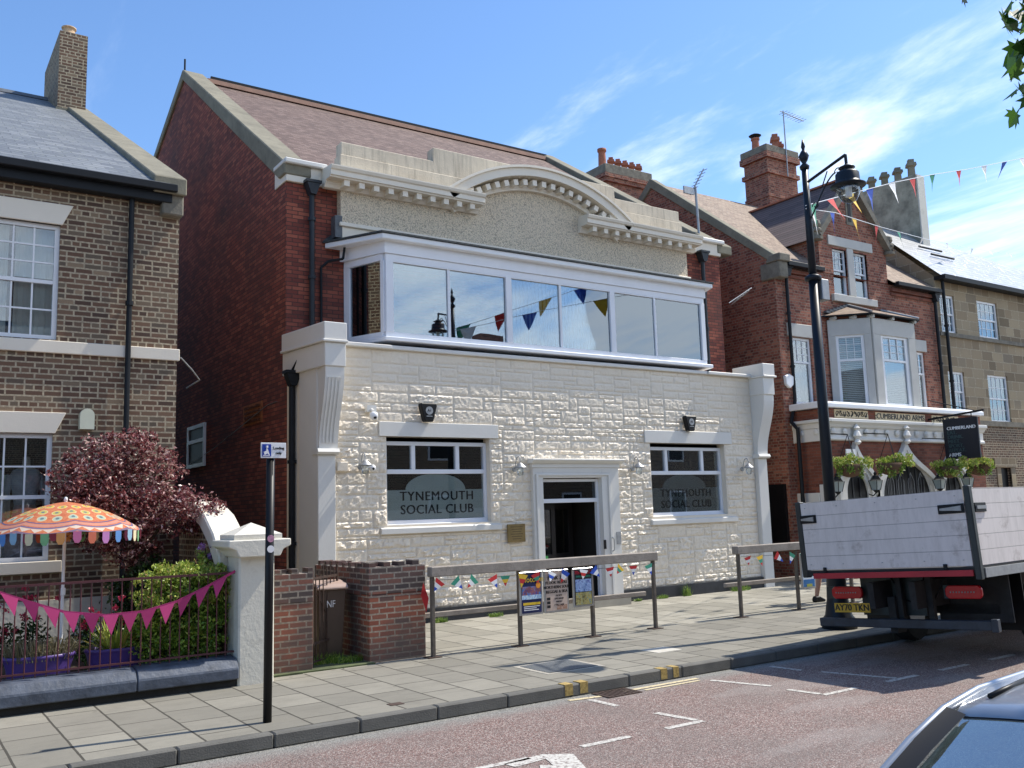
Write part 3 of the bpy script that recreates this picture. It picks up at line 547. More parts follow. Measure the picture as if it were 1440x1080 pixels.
def stone(b, x0, x1, z0, z1, y):
    nx = max(4, int((x1 - x0) / .034)); nz = max(4, int((z1 - z0) / .030)); seed = random.uniform(0, 99); flat = .30 + .70 * max(0, min(1, (4.5 - z0) / 1.5)); amp = random.uniform(.5, 1.35) * flat; sk = random.choice((-1, 1, .4, -.4))
    vs = []
    for j in range(nz + 1):
        for i in range(nx + 1):
            u, v = i / nx, j / nz; x = x0 + (x1 - x0) * u; z = z0 + (z1 - z0) * v
            e = min(u * nx, (1 - u) * nx, v * nz, (1 - v) * nz)
            if e == 0: h = 0
            else:
                q = noise.noise(Vector((x * 7, seed, z * 8))); r_ = abs(noise.noise(Vector((x * 10 + z * 5 * sk, seed + 7, z * 11 - x * 4 * sk)))); r2 = abs(noise.noise(Vector((x * 21, seed + 3, z * 21)))); h = .006 + amp * (.008 + .013 * q + .036 * (.26 - r_) + .020 * (.3 - r2)); h = max(.004, h)
            jx = 0 if i in (0, nx) else random.uniform(-.3, .3) * (x1 - x0) / nx; jz = 0 if j in (0, nz) else random.uniform(-.3, .3) * (z1 - z0) / nz
            vs.append((x + jx, y - h, z + jz))
    b.add(vs, [(j * (nx + 1) + i, j * (nx + 1) + i + 1, (j + 1) * (nx + 1) + i + 1, (j + 1) * (nx + 1) + i) for j in range(nz) for i in range(nx)])
hh_ = [H1, H2, HD, (7.18, 9.69, 3.42, 3.68), (13.44, 16.1, 3.40, 3.67), (7.19, 9.70, 1.68, 1.85), (13.52, 16.13, 1.63, 1.82)]
b = B(); rockface(b, 6.34, 16.84, .36, 4.98, D + .018, hh_)
b.build('rock_faced_stone', m['cream'], club, fix=False)
for x0, x1 in ((6.3, 10.42), (12.6, 16.95)): B().box(x0, D - .05, 0, x1, D + .02, .36).build('plinth', m['plinth'], club)
B().box(6.4, D - .09, 4.985, 7.42, D + .3, 5.055).box(15.42, D - .09, 4.985, 16.9, D + .3, 5.055).box(7.42, D - .05, 4.985, 15.42, D + .05, 5.06).build('coping', m['grey_white'], club, bevel=.01)
# scroll pilasters
def pilaster(x0, x1, left):
    t = .02; Y0 = D - .10
    # profile (y forward, z) of the scrolled console then the shaft
    pr = [(Y0 - .30, 4.94)] + [(Y0 - .30 + .27 * (.5 - .5 * math.cos(math.pi * s)) , 4.55 - 1.38 * s) for s in [i / 12 for i in range(1, 13)]]
    b = B(); b.prism([(D + .1, 4.94), (Y0 - .27, 4.94), (Y0 - .29, 4.5)] + [(Y0 - .29 + .29 * (.5 - .5 * math.cos(math.pi * i / 14)), 4.5 - 1.32 * i / 14) for i in range(1, 15)] + [(D + .1, 3.18)], x0 + .02, x1 - .02, 'x')
    pl = b.build('pilaster', m['grey_white'], club)
    B().box(x0, Y0, 0, x1 - .06, D + .15, 3.08).build('shaft', m['grey_white'], pl, bevel=.012)
    B().prism([(D + .1, 3.08), (Y0 - .05, 3.08), (Y0 - .09, 3.12), (Y0 - .06, 3.18), (D + .1, 3.18)], x0 - .03, x1 - .02, 'x').build('astragal', m['grey_white'], pl)
    if left: B().prism([(D - .42, 4.62), (WY + .0, 4.62), (WY + .0, 4.86), (D - .42, 4.86)], x0, x1, 'x')
    return pl
pa = pilaster(6.00, 6.38, True); pb = pilaster(16.84, 17.22, False)
b = B()
for i in range(4):
    x = 6.07 + i * .065
    b.prism([(D - .42 + .005, 4.36)] + [(D - .10 - .31 + .29 * (.5 - .5 * math.cos(math.pi * k / 14)), 4.5 - 1.32 * k / 14) for k in range(2, 14)] + [(D - .08, 3.32), (D - .02, 3.32), (D - .02, 4.36)], x, x + .032, 'x')
b.build('fluting', m['grey_white'], pa)
for (xa, xb, px, lbl) in ((6.0, 6.38, -.0, 1), (16.84, 17.22, 0, 0)):
    pp = pa if lbl else pb
    b = B(); yb = WY + .02; xo = -.20 if lbl else .20
    def slab(g, z0, z1, yf):
        if lbl: return [(xa - g, yf - g), (xb + g * .5, yf - g), (xb + g * .5, D + .2), (xa + .15, D + .2), (GX + .12, yb), (GX - .05 - g, yb)]
        return [(xa - g * .5, yf - g), (xb + g, yf - g), (xb + g, D + .5), (xa - g * .5, D + .5)]
    b.prism(slab(0, 0, 0, D - .42), 4.55, 4.955, 'z'); b.prism(slab(.05, 0, 0, D - .42), 4.955, 5.0, 'z'); b.prism(slab(.02, 0, 0, D - .42), 5.0, 5.30 if lbl else 5.28, 'z')
    b.build('capital', m['grey_white'], pp, bevel=.01)
B().poly((5.99, D - .05, 0), (6.0, D - .05, 0), (5.96, 15.36, 0), (5.94, 15.36, 0)).prism([(6.0, D - .05), (6.1, D - .05), (6.06, 15.36), (5.93, 15.36)], 0, 4.56, 'z').build('side_render', m['grey_white'], pa)
# ground floor windows
def club_window(x0, x1, z0, z1, zt, mull, seed):
    y = D + .14; b = B(); frame_rect(b, x0, x1, z0 + .02, z1 - .08, y, y + .08, .065); b.box(x0 + .065, y - .006, zt - .04, x1 - .065, y + .08, zt + .04)
    for xm in mull: b.box(xm - .04, y - .003, zt + .04, xm + .04, y + .078, z1 - .145)
    b.box(x0 - .0, y - .03, z0 + .0, x1, y + .09, z0 + .02)
    w_ = b.build('window', m['upvc'], club, bevel=.006); xs = [x0 + .06] + list(mull) + [x1 - .06]
    for a, c in zip(xs[:-1], xs[1:]): B().box(a + .03, y + .04, zt + .03, c - .03, y + .045, z1 - .14).build('pane', m['glass'], w_)
    B().box(x0 + .06, y + .04, z0 + .08, x1 - .06, y + .045, zt - .03).build('pane', m['glass'], w_)
    cx_ = (x0 + x1) / 2; hw = (x1 - x0) / 2 - .07; zf = zt - .33
    pts = [(x0 + .07, z0 + .09), (x1 - .07, z0 + .09), (x1 - .07, zf)] + [(cx_ + .62 * hw * math.cos(math.pi * i / 24), zf + .30 * math.sin(math.pi * i / 24)) for i in range(25)] + [(x0 + .07, zf)]
    B().prism(pts, y + .046, y + .049).build('frosted_panel', m['frost'], w_)
    for s_, zz, sp_ in (('TYNEMOUTH', zf - .12, 1.12), ('SOCIAL CLUB', zf - .36, 1.08)):
        text(s_, .235, (cx_ + .03, y + .044, zz), m['letter'], w_, 'lettering', ext=.001, sx=1.0, space=sp_, off=.0035)
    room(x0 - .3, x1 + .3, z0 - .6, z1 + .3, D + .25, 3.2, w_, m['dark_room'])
    return w_
m['frost'] = plain('frosted window vinyl', (.66, .73, .74), .5, var=.05); m['letter'] = plain('dark window lettering', (.008, .012, .016), .4)
club_window(7.33, 9.50, 1.85, 3.42, 2.80, (7.93, 8.86), 1); club_window(13.60, 15.87, 1.82, 3.40, 2.76, (14.17, 15.27), 2)
for x0, x1, z0, z1, nm in ((7.18, 9.69, 3.42, 3.68, 'lintel'), (13.44, 16.1, 3.40, 3.67, 'lintel')): B().box(x0, D - .02, z0, x1, D + .14, z1).build(nm, m['grey_white'], club, bevel=.006)
for x0, x1, z0 in ((7.19, 9.70, 1.70), (13.52, 16.13, 1.65)): B().prism([(D + .14, z0), (D - .05, z0), (D - .05, z0 + .10), (D + .14, z0 + .15)], x0, x1, 'x').build('sill', m['grey_white'], club, bevel=.006)
# curtains inside the right hand window
curtain(club, 13.7, 15.8, 1.9, 3.3, D + .6, plain('dark blue curtain', (.06, .07, .12), .9), .04, 14)
# doorway
b = B(); y0 = D - .08
b.box(10.42, y0, PZ, 10.66, D + .12, 2.86).box(12.14, y0, PZ, 12.60, D + .12, 2.86).box(10.66, y0, 2.66, 12.14, D + .12, 2.86)
b.box(10.48, y0 - .03, PZ, 10.54, y0, 2.74).box(12.30, y0 - .03, PZ, 12.36, y0, 2.74).box(10.54, y0 - .03, 2.70, 12.30, y0, 2.74)
b.box(10.40, y0 - .02, 2.86, 12.62, D + .12, 2.94).prism([(D + .1, 2.94), (y0 - .05, 2.94), (y0 - .12, 3.0), (y0 - .12, 3.03), (D + .1, 3.05)], 10.36, 12.68, 'x')
ds = b.build('door_surround', m['grey_white'], club, bevel=.006)
b = B(); frame_rect(b, 10.68, 12.14, PZ + .1, 2.64, D + .04, D + .12, .055); b.box(10.735, D + .035, 2.17, 12.085, D + .12, 2.25)
b.build('door_frame', m['upvc'], ds, bevel=.005); B().box(10.73, D + .08, 2.25, 12.09, D + .085, 2.59).build('fanlight', m['dark_glass'], ds)
# inner lobby with dark doors
room(10.5, 12.4, 0, 2.7, D + .24, 2.6, ds, m['dark_room'])
def lobby_door(x0, x1, y, nm, gl):
    b = B(); frame_rect(b, x0, x1, PZ + .1, 2.15, y, y + .05, .10); b.box(x0 + .1, y, 1.02, x1 - .1, y + .05, 1.14); b.box(x0 + .1, y + .015, PZ + .2, x1 - .1, y + .03, 1.02); d_ = b.build('door', plain('dark varnished door', (.02, .018, .018), .3), club)
    B().box(x0 + .1, y + .02, 1.14, x1 - .1, y + .025, 2.05).build('pane', gl, d_); return d_
lobby_door(10.75, 11.35, D + .5, 'door', m['glass']); lobby_door(11.42, 12.1, D + .9, 'door', m['glass'])
B().box(10.86, D + .47, .98, 11.12, D + .49, 1.12).build('notice', plain('bright green notice', (.10, .55, .12), .5), ds)
B().box(10.95, D + .46, .52, 11.25, D + .485, .62).build('letter_plate', m['brass'], ds)
B().path([(12.33, y0 - .03, 1.17), (12.33, y0 - .085, 1.20), (12.33, y0 - .085, 1.42), (12.33, y0 - .03, 1.45)], .014).build('handle', m['silver'], ds)
B().box(12.12, y0 - .015, 1.22, 12.18, y0, 1.40).build('lock', m['black'], ds); B().box(12.47, y0 - .012, 1.30, 12.58, y0, 1.55).build('keypad', m['galv'], ds)
B().box(10.5, 14.32, PZ - .02, 12.45, D - .02, .28).build('step', plain('concrete step', (.36, .33, .27), .85), club, bevel=.015)
# drainpipes of the club
downpipe(club, 6.30, WY - .10, 5.05, 7.98, .05, m['dark_blue_pipe'], True, (6.4, 7.5)); downpipe(club, 16.46, WY - .10, 5.05, 8.0, .05, m['dark_blue_pipe'], True, (6.3, 7.2))
B().path([(6.50, WY - .05, 5.0), (6.50, WY - .05, 6.62), (6.62, WY - .1, 6.74), (6.85, WY - .25, 6.78), (6.88, WY - .25, 7.0)], .025).build('waste_pipe', m['pipe'], club)
downpipe(club, 5.84, 15.48, 0, 4.35, .055, m['pipe'], True, (1.6, 3.0)); B().path([(5.84, 15.46, 4.6), (5.90, 15.3, 4.8), (5.95, 15.1, 4.95)], .03).build('overflow_pipe', m['pipe'], club)
# side wall window and terracotta panel
b = B(); xw = GX - .03
for (ya, yb, za, zb) in ((20.68, 20.76, 3.23, 4.19), (22.0, 22.08, 3.23, 4.19), (20.76, 22.0, 3.23, 3.31), (20.76, 22.0, 4.11, 4.19), (20.76, 22.0, 3.78, 3.86)): b.box(xw - .03, ya, za, xw + .02, yb, zb)
sw = b.build('window', m['white_paint'], club); B().box(xw, 20.76, 3.31, xw + .01, 22.0, 4.11).build('pane', m['black'], sw)
tpn = B().box(GX - .02, 17.0, 3.85, GX + .01, 18.1, 4.25).build('carved_panel', plain('orange terracotta', (.34, .12, .045), .8, var=.3, vs=12), club)
b = B()
for j in range(4):
    y = 17.08
    while y < 18.0:
        wd = random.uniform(.03, .09); b.box(GX - .04, y, 3.89 + j * .09, GX - .02, y + wd, 3.89 + j * .09 + random.uniform(.03, .055)); y += wd + .03
b.build('relief', plain('dark terracotta', (.12, .045, .02), .8), tpn)
tag(B().path([(GX - .05, 25.5, 2.9), (GX - .05, 20, 3.55), (GX - .05, 16.6, 4.12), (5.95, 15.5, 4.2)], .008, 5).build('cable', m['galv']), 'thin pale cable sagging across the dark side wall', 'cable')
tag(B().path([(3.45, 13.58, 4.38), (3.7, 13.9, 4.26), (4.0, 14.6, 4.22), (4.3, 16.5, 4.35)], .012, 5).build('cable', m['galv']), 'pale cable loop from the corner of the brown brick house', 'cable')
# ---------------------------------------------------------------- fittings on the club front
def wall_lamp(x, z, label):
    t = thing('wall_lamp', label, 'wall lamp', (x, D - .03, z), 'coach lamps on the club front')
    B().tube((0, .0, 0), (0, -.03, 0), .05).path([(0, -.03, 0), (0, -.06, .12), (0, -.10, .22), (0, -.17, .24), (0, -.21, .17), (0, -.21, .10)], .009).build('bracket', m['galv'], t, True)
    B().lathe((0, -.21, 0), [(.02, .12), (.04, .10), (.12, .03), (.13, .015), (.10, .015)], 16).build('shade', m['galv'], t, True, True)
    B().lathe((0, -.21, 0), [(.055, .02), (.065, -.02), (.06, -.11), (.03, -.13), (.01, -.13)], 12).build('globe', m['lampglass'], t, True, True)
    return t
m['lampglass'] = glassmat('lamp glass', (.9, .94, .95), .06)
for x, z, lb in ((6.80, 2.87, 'galvanised wall lamp left of the left club window'), (10.02, 2.83, 'galvanised wall lamp left of the club doorway'), (13.02, 2.84, 'galvanised wall lamp between doorway and right club window'), (16.36, 2.83, 'galvanised wall lamp right of the right club window')): wall_lamp(x, z, lb)
def siren(x, z, lb):
    t = thing('alarm_box', lb, 'alarm box', (x, D - .02, z), 'black alarm boxes')
    B().prism([(-.16, .17), (.16, .17), (.17, .12), (.09, -.17), (-.09, -.17), (-.17, .12)], -.13, 0).build('cover', m['black'], t, True, bevel=.02)
    B().lathe((0, 0, 0), [(.075, 0), (.075, .004)], 20).build('badge', m['galv'], t, True); bd_ = bpy.data.objects[[o.name for o in t.children if o.name.startswith('badge')][0]]; bd_.rotation_euler = (R(90), 0, 0); bd_.location = (0, -.131, .03)
    text('A1', .07, (0, -.138, .03), m['blackp'], t, 'lettering', local=True); B().box(-.06, -.135, -.08, .06, -.13, -.065).build('text_line', m['galv'], t, True)
siren(8.12, 3.86, 'black alarm box above the left club window'); siren(14.72, 3.84, 'black alarm box above the right club window')
t = thing('security_camera', 'white dome camera on a bracket left of the left lintel', 'security camera', (6.98, D - .02, 3.83))
B().box(-.08, -.10, .0, .10, 0, .12).tube((0, -.10, .04), (0, -.18, 0), .03).build('bracket', m['grey_white'], t, True); B().lathe((0, -.20, -.08), [(.01, -.08), (.05, -.06), (.075, -.01), (.07, .05), (.03, .07)], 14).build('camera_body', m['white_paint'], t, True, True)
B().lathe((0, -.235, -.10), [(.005, -.045), (.03, -.03), (.04, 0), (.02, .02)], 10).build('lens', m['black'], t, True, True)
t = thing('security_camera', 'small white dome camera beside the leftmost club wall lamp', 'security camera', (7.0, D - .02, 2.85))
B().lathe((0, -.07, 0), [(.02, -.06), (.06, -.03), (.065, .03), (.03, .06)], 12).build('camera_body', m['white_paint'], t, True, True); B().lathe((0, -.12, -.01), [(.01, -.025), (.028, 0), (.01, .025)], 10).build('lens', m['black'], t, True, True)
tag(B().box(6.36, D - .08, 2.80, 6.56, D - .02, 2.96).build('junction_box', m['cream'], bevel=.01), 'cream junction box between the left pilaster and a wall lamp', 'junction box')
t = thing('plaque', 'tarnished brass plaque left of the club doorway', 'plaque', (10.02, D - .04, 1.62))
B().box(-.2, -.015, -.17, .2, .02, .17).build('plate', m['brass'], t, True, bevel=.004)
b = B()
for j in range(6): b.box(-.14 + .02 * (j % 3), -.018, .11 - j * .045, .14 - .02 * (j % 3), -.0155, .125 - j * .045)
b.build('engraving', plain('engraved lines', (.12, .08, .03), .6), t, True)
# ---------------------------------------------------------------- brown brick house on the left
HY = 13.6
house = thing('brick_house', 'brown brick house with white lintels, slate roof and tall chimney at the left', 'house', (0, 14, 0))
U, Lw = (.70, 1.82, 4.52, 6.12), (.70, 1.82, 1.58, 3.25)
U2, Lw2 = (-2.6, -1.48, 4.52, 6.12), (-2.6, -1.48, 1.58, 3.25)
b = B(); wall_grid(b, -6, 3.40, 0, 6.9, HY, [U, Lw, U2, Lw2], .14)
for x in (3.40, -6): b.poly((x, HY, 0), (x, 33, 0), (x, 33, 7), (x, 23.5, 12.0), (x, HY, 6.9))
b.poly((-6, 33, 0), (3.4, 33, 0), (3.4, 33, 7), (-6, 33, 7)); b.build('wall', m['brown_brick'], house, fix=False)
hr = B().poly((-6, 13.3, 6.86), (3.2, 13.3, 6.86), (3.2, 23.5, 12.12), (-6, 23.5, 12.12)).poly((-6, 33.2, 6.9), (3.2, 33.2, 6.9), (3.2, 23.5, 12.12), (-6, 23.5, 12.12)).build('roof', m['slate'], house, fix=False)
B().prism([(23.35, 12.06), (23.5, 12.2), (23.65, 12.06)], -6, 3.0, 'x').build('ridge_tiles', m['lead'], hr)
B().prism([(13.36, 6.74), (13.7, 6.80), (23.5, 11.86), (23.5, 12.22), (13.36, 6.99)], 2.98, 3.44, 'x').build('gable_coping', m['coping'], house, bevel=.015)
B().box(3.12, HY - .16, 6.45, 3.42, HY + .1, 6.78).build('kneeler', m['old_stone'], house, bevel=.02)
ch = B().box(2.76, 21.8, 10.4, 3.34, 24.2, 13.12).build('chimney', m['brown_brick'], house)
B().box(2.73, 21.77, 10.4, 3.37, 22.1, 11.28).build('flashing', m['coping'], ch)
pot(ch, (2.98, 22.1, 13.12), .24, .16, m['buff_pot']); pot(ch, (2.98, 23.1, 13.12), .24, .16, m['buff_pot'])
b = B().box(-6, 13.42, 6.62, 3.25, HY, 6.80).box(-6, 13.30, 6.76, 3.30, 13.42, 6.87); b.build('gutter', m['pipe'], house, bevel=.01)
B().box(-6, HY - .045, 4.33, 3.43, HY + .02, 4.50).build('string_course', m['cream_trim'], house, bevel=.008)
def keylintel(x0, x1, z0, z1): B().prism([(x0, z0), (x1, z0), (x1 + .13, z1), (x0 - .13, z1)], HY - .03, HY + .12).build('lintel', m['cream_trim'], house, bevel=.006)
for (x0, x1, z0, z1) in (U, U2): keylintel(x0, x1 + .02, z1, z1 + .29)
for (x0, x1, z0, z1) in (Lw, Lw2): keylintel(x0, x1 + .02, z1, z1 + .28); B().box(x0 - .13, HY - .07, z0 - .15, x1 + .15, HY + .1, z0).build('sill', m['cream_trim'], house, bevel=.006)
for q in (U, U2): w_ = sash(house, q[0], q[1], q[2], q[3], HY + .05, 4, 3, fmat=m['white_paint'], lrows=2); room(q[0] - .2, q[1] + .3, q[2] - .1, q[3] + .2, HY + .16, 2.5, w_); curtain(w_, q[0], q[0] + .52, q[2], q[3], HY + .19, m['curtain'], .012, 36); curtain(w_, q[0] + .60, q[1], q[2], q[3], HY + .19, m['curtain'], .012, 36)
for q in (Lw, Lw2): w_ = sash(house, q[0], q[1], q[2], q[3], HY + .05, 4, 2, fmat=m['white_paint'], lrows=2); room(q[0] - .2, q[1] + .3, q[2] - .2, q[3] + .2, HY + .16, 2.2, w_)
downpipe(house, 2.72, HY - .07, .2, 6.7, .038, m['pipe'], None, (2.0, 3.3, 5.1))
B().prism([(-.09, -.14), (.09, -.14), (.09, .05)] + [(.09 * math.cos(math.pi * i / 8), .05 + .09 * math.sin(math.pi * i / 8)) for i in range(1, 8)] + [(-.09, .05)], 0, .1).build('vent_cover', plain('cream plastic', (.66, .66, .50), .5), house).location = Vector((2.22, HY - .10, 3.45)) - Vector((0, 14, 0))
B().box(-6, HY - .03, .5, 3.1, HY + .01, 1.08).build('white_plinth', m['dirty_white'], house)
# mannequins in the shop window
def mannequin(x, y, label, col, skirt):
    t = thing('mannequin', label, 'mannequin', (x, y, 1.1), 'dressed mannequins in the house window')
    bd = plain('mannequin body', (.55, .50, .44), .5); dc = plain('dress cloth', col, .9, var=.15, vs=12); sc_ = plain('skirt cloth', skirt, .9, var=.3, vs=18)
    B().lathe((0, 0, 0), [(.10, .9), (.155, 1.05), (.12, 1.25), (.17, 1.48), (.19, 1.62), (.12, 1.70), (.055, 1.74), (.045, 1.83), (.04, 1.86)], 18, 1, .6).build('body', bd, t, True, True)
    B().lathe((0, 0, 0), [(.17, .95), (.125, 1.22), (.165, 1.45), (.195, 1.60), (.15, 1.69)], 18, 1.02, .66).tube((-.18, 0, 1.62), (-.24, .02, 1.28), .052, .04).tube((.18, 0, 1.62), (.24, .02, 1.28), .052, .04).build('bodice', dc, t, True, True)
    B().lathe((0, 0, 0), [(.27, .35), (.24, .65), (.17, .98), (.125, 1.22)], 22, 1, .75).build('skirt', sc_, t, True, True)
    B().tube((-.24, .02, 1.28), (-.25, -.04, 1.0), .036, .025).tube((.24, .02, 1.28), (.25, -.04, 1.0), .036, .025).build('arms', bd, t, True, True)
    B().lathe((0, 0, 0), [(.2, 0), (.2, .02), (.02, .03), (.02, .9)], 14).build('stand', m['galv'], t, True)
mannequin(1.56, 13.98, 'right hand headless mannequin in a grey dress behind the house window', (.48, .55, .66), (.60, .48, .52)); mannequin(1.12, 14.02, 'left hand headless mannequin in a pale green dress behind the house window', (.52, .64, .56), (.6, .6, .6))
# ---------------------------------------------------------------- garden
tag(B().box(-6, 11.2, 0, 3.5, HY, .34).build('garden_bed', plain('dark soil', (.05, .035, .025), .95, bump=.6, bs=30)), kind='structure')
tag(B().box(3.95, 11.3, 0, 5.4, 20, .145).build('passage_floor', plain('mossy passage floor', (.09, .11, .05), .95, var=.5, vs=4, bump=.6)), kind='structure')
lw_ = thing('low_garden_wall', 'low dark blue painted stone wall along the pavement before the planters', 'wall', (0, 11, 0))
B().box(-6, 11.02, 0, 3.5, 11.25, .30).build('wall', plain('sooty wall base', (.035, .033, .03), .9, bump=.5), lw_)
st = plain('chipped slate blue coping', (.075, .09, .12), .55, var=.35, vs=5, bump=.6, bs=18, dirt=.3)
x = -6
while x < 3.4:
    l_ = min(1.35 + .3 * math.sin(x * 3), 3.50 - x); B().prism([(10.93, .22), (10.93, .34), (11.0, .44), (11.22, .47), (11.3, .44), (11.3, .22)], x + .004, x + l_ - .004, 'x').build('coping_stone', st, lw_, bevel=.012); x += l_
rl = thing('garden_railing', 'thin maroon iron railing standing behind the low garden wall', 'railing', (0, 11.15, .4))
B().box(-6, 11.14, 1.405, 3.5, 11.165, 1.43).build('top_rail', m['maroon'], rl); B().box(-6, 11.14, .50, 3.5, 11.165, .52).build('bottom_rail', m['maroon'], rl)
x = 3.40; pb_ = None
while x > -1.2:
    o = B().tube((0, 11.1525, .46), (0, 11.1525, 1.405), .0075, n=6).build('railing_bar', m['maroon'], rl) if pb_ is None else copy_tree(pb_, parent=rl)
    pb_ = o; o.location = (x, -11.15, -.4); x -= .105
pier = thing('white_gate_pier', 'flaking white painted gate pier with pyramid cap', 'pier', (3.7, 11.2, 0))
B().box(3.50, 10.98, 0, 3.93, 11.42, 1.66).build('shaft', m['dirty_white'], pier, bevel=.02)
B().prism([(3.47, 1.60), (3.96, 1.60), (4.0, 1.68), (4.09, 1.72), (4.09, 1.80), (3.34, 1.80), (3.34, 1.72), (3.43, 1.68)], 10.86, 11.54).build('cap', m['dirty_white'], pier, bevel=.01)
B().add([(3.42, 10.92, 1.80), (4.0, 10.92, 1.80), (4.0, 11.48, 1.80), (3.42, 11.48, 1.80), (3.42, 10.92, 1.86), (4.0, 10.92, 1.86), (4.0, 11.48, 1.86), (3.42, 11.48, 1.86), (3.71, 11.2, 2.0)], [(0, 1, 5, 4), (1, 2, 6, 5), (2, 3, 7, 6), (3, 0, 4, 7), (4, 5, 8), (5, 6, 8), (6, 7, 8), (7, 4, 8)]).build('pyramid_top', m['dirty_white'], pier)
sw_ = thing('garden_side_wall', 'brick garden side wall with swept white coping beside the pier', 'wall', (3.6, 12.4, 0))
cp = [(13.58, 2.02), (13.1, 2.10), (12.7, 2.08), (12.3, 1.96), (11.95, 1.76), (11.65, 1.50), (11.45, 1.30)]
tp = [(13.58, 2.24), (13.1, 2.30), (12.6, 2.27), (12.15, 2.12), (11.75, 1.88), (11.45, 1.60), (11.43, 1.36)]
B().prism([(13.59, 0), (13.59, 2.02)] + cp[1:] + [(11.43, 0)], 3.48, 3.72, 'x').build('wall', m['brown_brick'], sw_)
B().prism(cp + tp[::-1], 3.40, 3.80, 'x').build('coping', m['dirty_white'], sw_, bevel=.02)
def brickpier(name, label, x0, y0, x1, y1, zt, seed):
    t = thing(name, label, 'wall', ((x0 + x1) / 2, y0, 0)); random.seed(seed)
    B().box(x0, y0, 0, x1, y1, zt - .42).build('red_courses', m['garden_brick'], t, bevel=.008); B().box(x0 - .006, y0 - .006, zt - .42, x1 + .006, y1 + .006, zt - .06).build('blue_courses', m['blue_brick'], t, bevel=.008)
    for ax in (0, 1):
        L0, L1 = (x0, x1) if ax == 0 else (y0 + .12, y1); u = L0; k = 0
        while u < L1 - .05:
            h = zt - (.06 if k % 2 else .0) + random.uniform(-.008, .008)
            bb = B().box(u + .004, y0 - .004, zt - .06, min(u + .1, L1), y0 + .2, h) if ax == 0 else B().box(x0 - .004, u + .004, zt - .06, x0 + .2, min(u + .1, L1), h)
            if h > zt - .05: bb.build('coping_brick', m['blue_brick'], t)
            u += .108; k += 1
    return t
brickpier('brick_gate_pier', 'short brick pier between the white pier and the iron gate', 4.08, 11.40, 4.58, 11.66, 1.40, 3)
brickpier('brick_garden_wall', 'wide brick wall end with castellated dark brick top right of the gate', 5.36, 11.40, 6.20, 11.66, 1.42, 4)
brickpier('passage_side_wall', 'brick wall running back behind the iron gate and bin', 5.38, 11.66, 5.62, 13.3, 1.40, 5)
gt = thing('iron_gate', 'rusty iron gate standing ajar between the brick piers', 'gate', (4.62, 11.5, 0), rot=(0, 0, R(40)))
b = B().box(0, 0, .18, .03, .03, 1.36).box(.70, 0, .26, .725, .025, 1.40).box(0.03, .005, .42, .70, .02, .45).box(.03, .005, 1.24, .70, .02, 1.27).box(.03, .005, .2, .70, .02, .22).build('gate_frame', m['rust'], gt, True)
for i in range(1, 7):
    x = .72 * i / 7; B().tube((x, .012, .2), (x, .012, 1.42 if i % 2 else 1.36), .008, n=6).build('gate_bar', m['rust'], gt, True)
B().tube((.04, .03, 1.2), (.68, .03, .5), .009, n=6).build('brace', m['rust'], gt, True)
wb = thing('wheelie_bin', 'brown wheelie bin with white house letters behind the iron gate', 'bin', (5.02, 12.0, PZ), rot=(0, 0, R(-6))); wb.scale = (.76, .9, 1)
bm_ = plain('brown bin plastic', (.085, .055, .04), .5, var=.1)
B().add([(-.2, -.2, .08), (.2, -.2, .08), (.2, .2, .08), (-.2, .2, .08), (-.25, -.27, .95), (.25, -.27, .95), (.25, .27, .95), (-.25, .27, .95)], [(0, 1, 2, 3), (4, 5, 6, 7), (0, 1, 5, 4), (1, 2, 6, 5), (2, 3, 7, 6), (3, 0, 4, 7)]).build('body', bm_, wb, True, bevel=.01)
B().prism([(-.32, .95), (.3, .95), (.3, 1.0), (.1, 1.06), (-.25, 1.02), (-.32, .98)], -.28, .28, 'x').build('lid', plain('pale bin lid', (.42, .30, .24), .5), wb, True, bevel=.01)
for s in (-.17, .17): B().tube((s - .03, .22, .1), (s + .03, .22, .1), .1, n=14).build('wheel', m['black'], wb, True)
text('NF', .13, (-.02, -.268, .76), m['white'], wb, rot=(R(94), 0, 0), local=True)
# foliage ------------------------------------------------------------------
def leaves(b, c, rad, n, s, up=.3, aspect=.5, shell=.45):
    for _ in range(n):
        d = Vector((random.gauss(0, 1), random.gauss(0, 1), random.gauss(0, 1))).normalized() * (random.random() ** shell)
        p = Vector((c[0] + d.x * rad[0], c[1] + d.y * rad[1], c[2] + d.z * rad[2])); leaf(b, p, s * random.uniform(.6, 1.3), up, aspect)
def leaf(b, p, s, up=.3, aspect=.5):
    a = Vector((random.gauss(0, 1), random.gauss(0, 1), random.gauss(up, .8))).normalized(); n_ = Vector((random.gauss(0, 1), random.gauss(0, 1), random.gauss(0, 1))); q = a.cross(n_).normalized(); nn_ = a.cross(q) * s * .12
    b.add([p - a * s * .5, p + q * s * aspect * .5 + nn_, p + a * s * .5, p - q * s * aspect * .5 + nn_], [(0, 1, 2, 3)])
def clumped(name, mat, parent, blobs, n, s, clump=.16, per=60, **k):
    """blobs: list of (centre, radii); leaves gather in many small clumps inside them"""
    b = B(); tot = sum(r[0] * r[1] * r[2] for c, r in blobs)
    for c, r in blobs:
        nc = int(n * r[0] * r[1] * r[2] / tot / per)
        for _ in range(max(4, nc)):
            d = Vector((random.gauss(0, 1), random.gauss(0, 1), random.gauss(0, 1))).normalized() * random.random() ** .4
            q = (c[0] + d.x * r[0], c[1] + d.y * r[1], c[2] + d.z * r[2]); e = clump * random.uniform(.5, 1.4); leaves(b, q, (e, e, e * .7), per, s, **k)
    return b.build(name, mat, parent, fix=False)
random.seed(11)
m['purple_leaf'] = leafmat('purple leaves', [(0, (.06, .016, .018)), (.4, (.17, .04, .042)), (.7, (.33, .11, .11)), (.88, (.60, .36, .33)), (1, (.85, .68, .60))], .35)
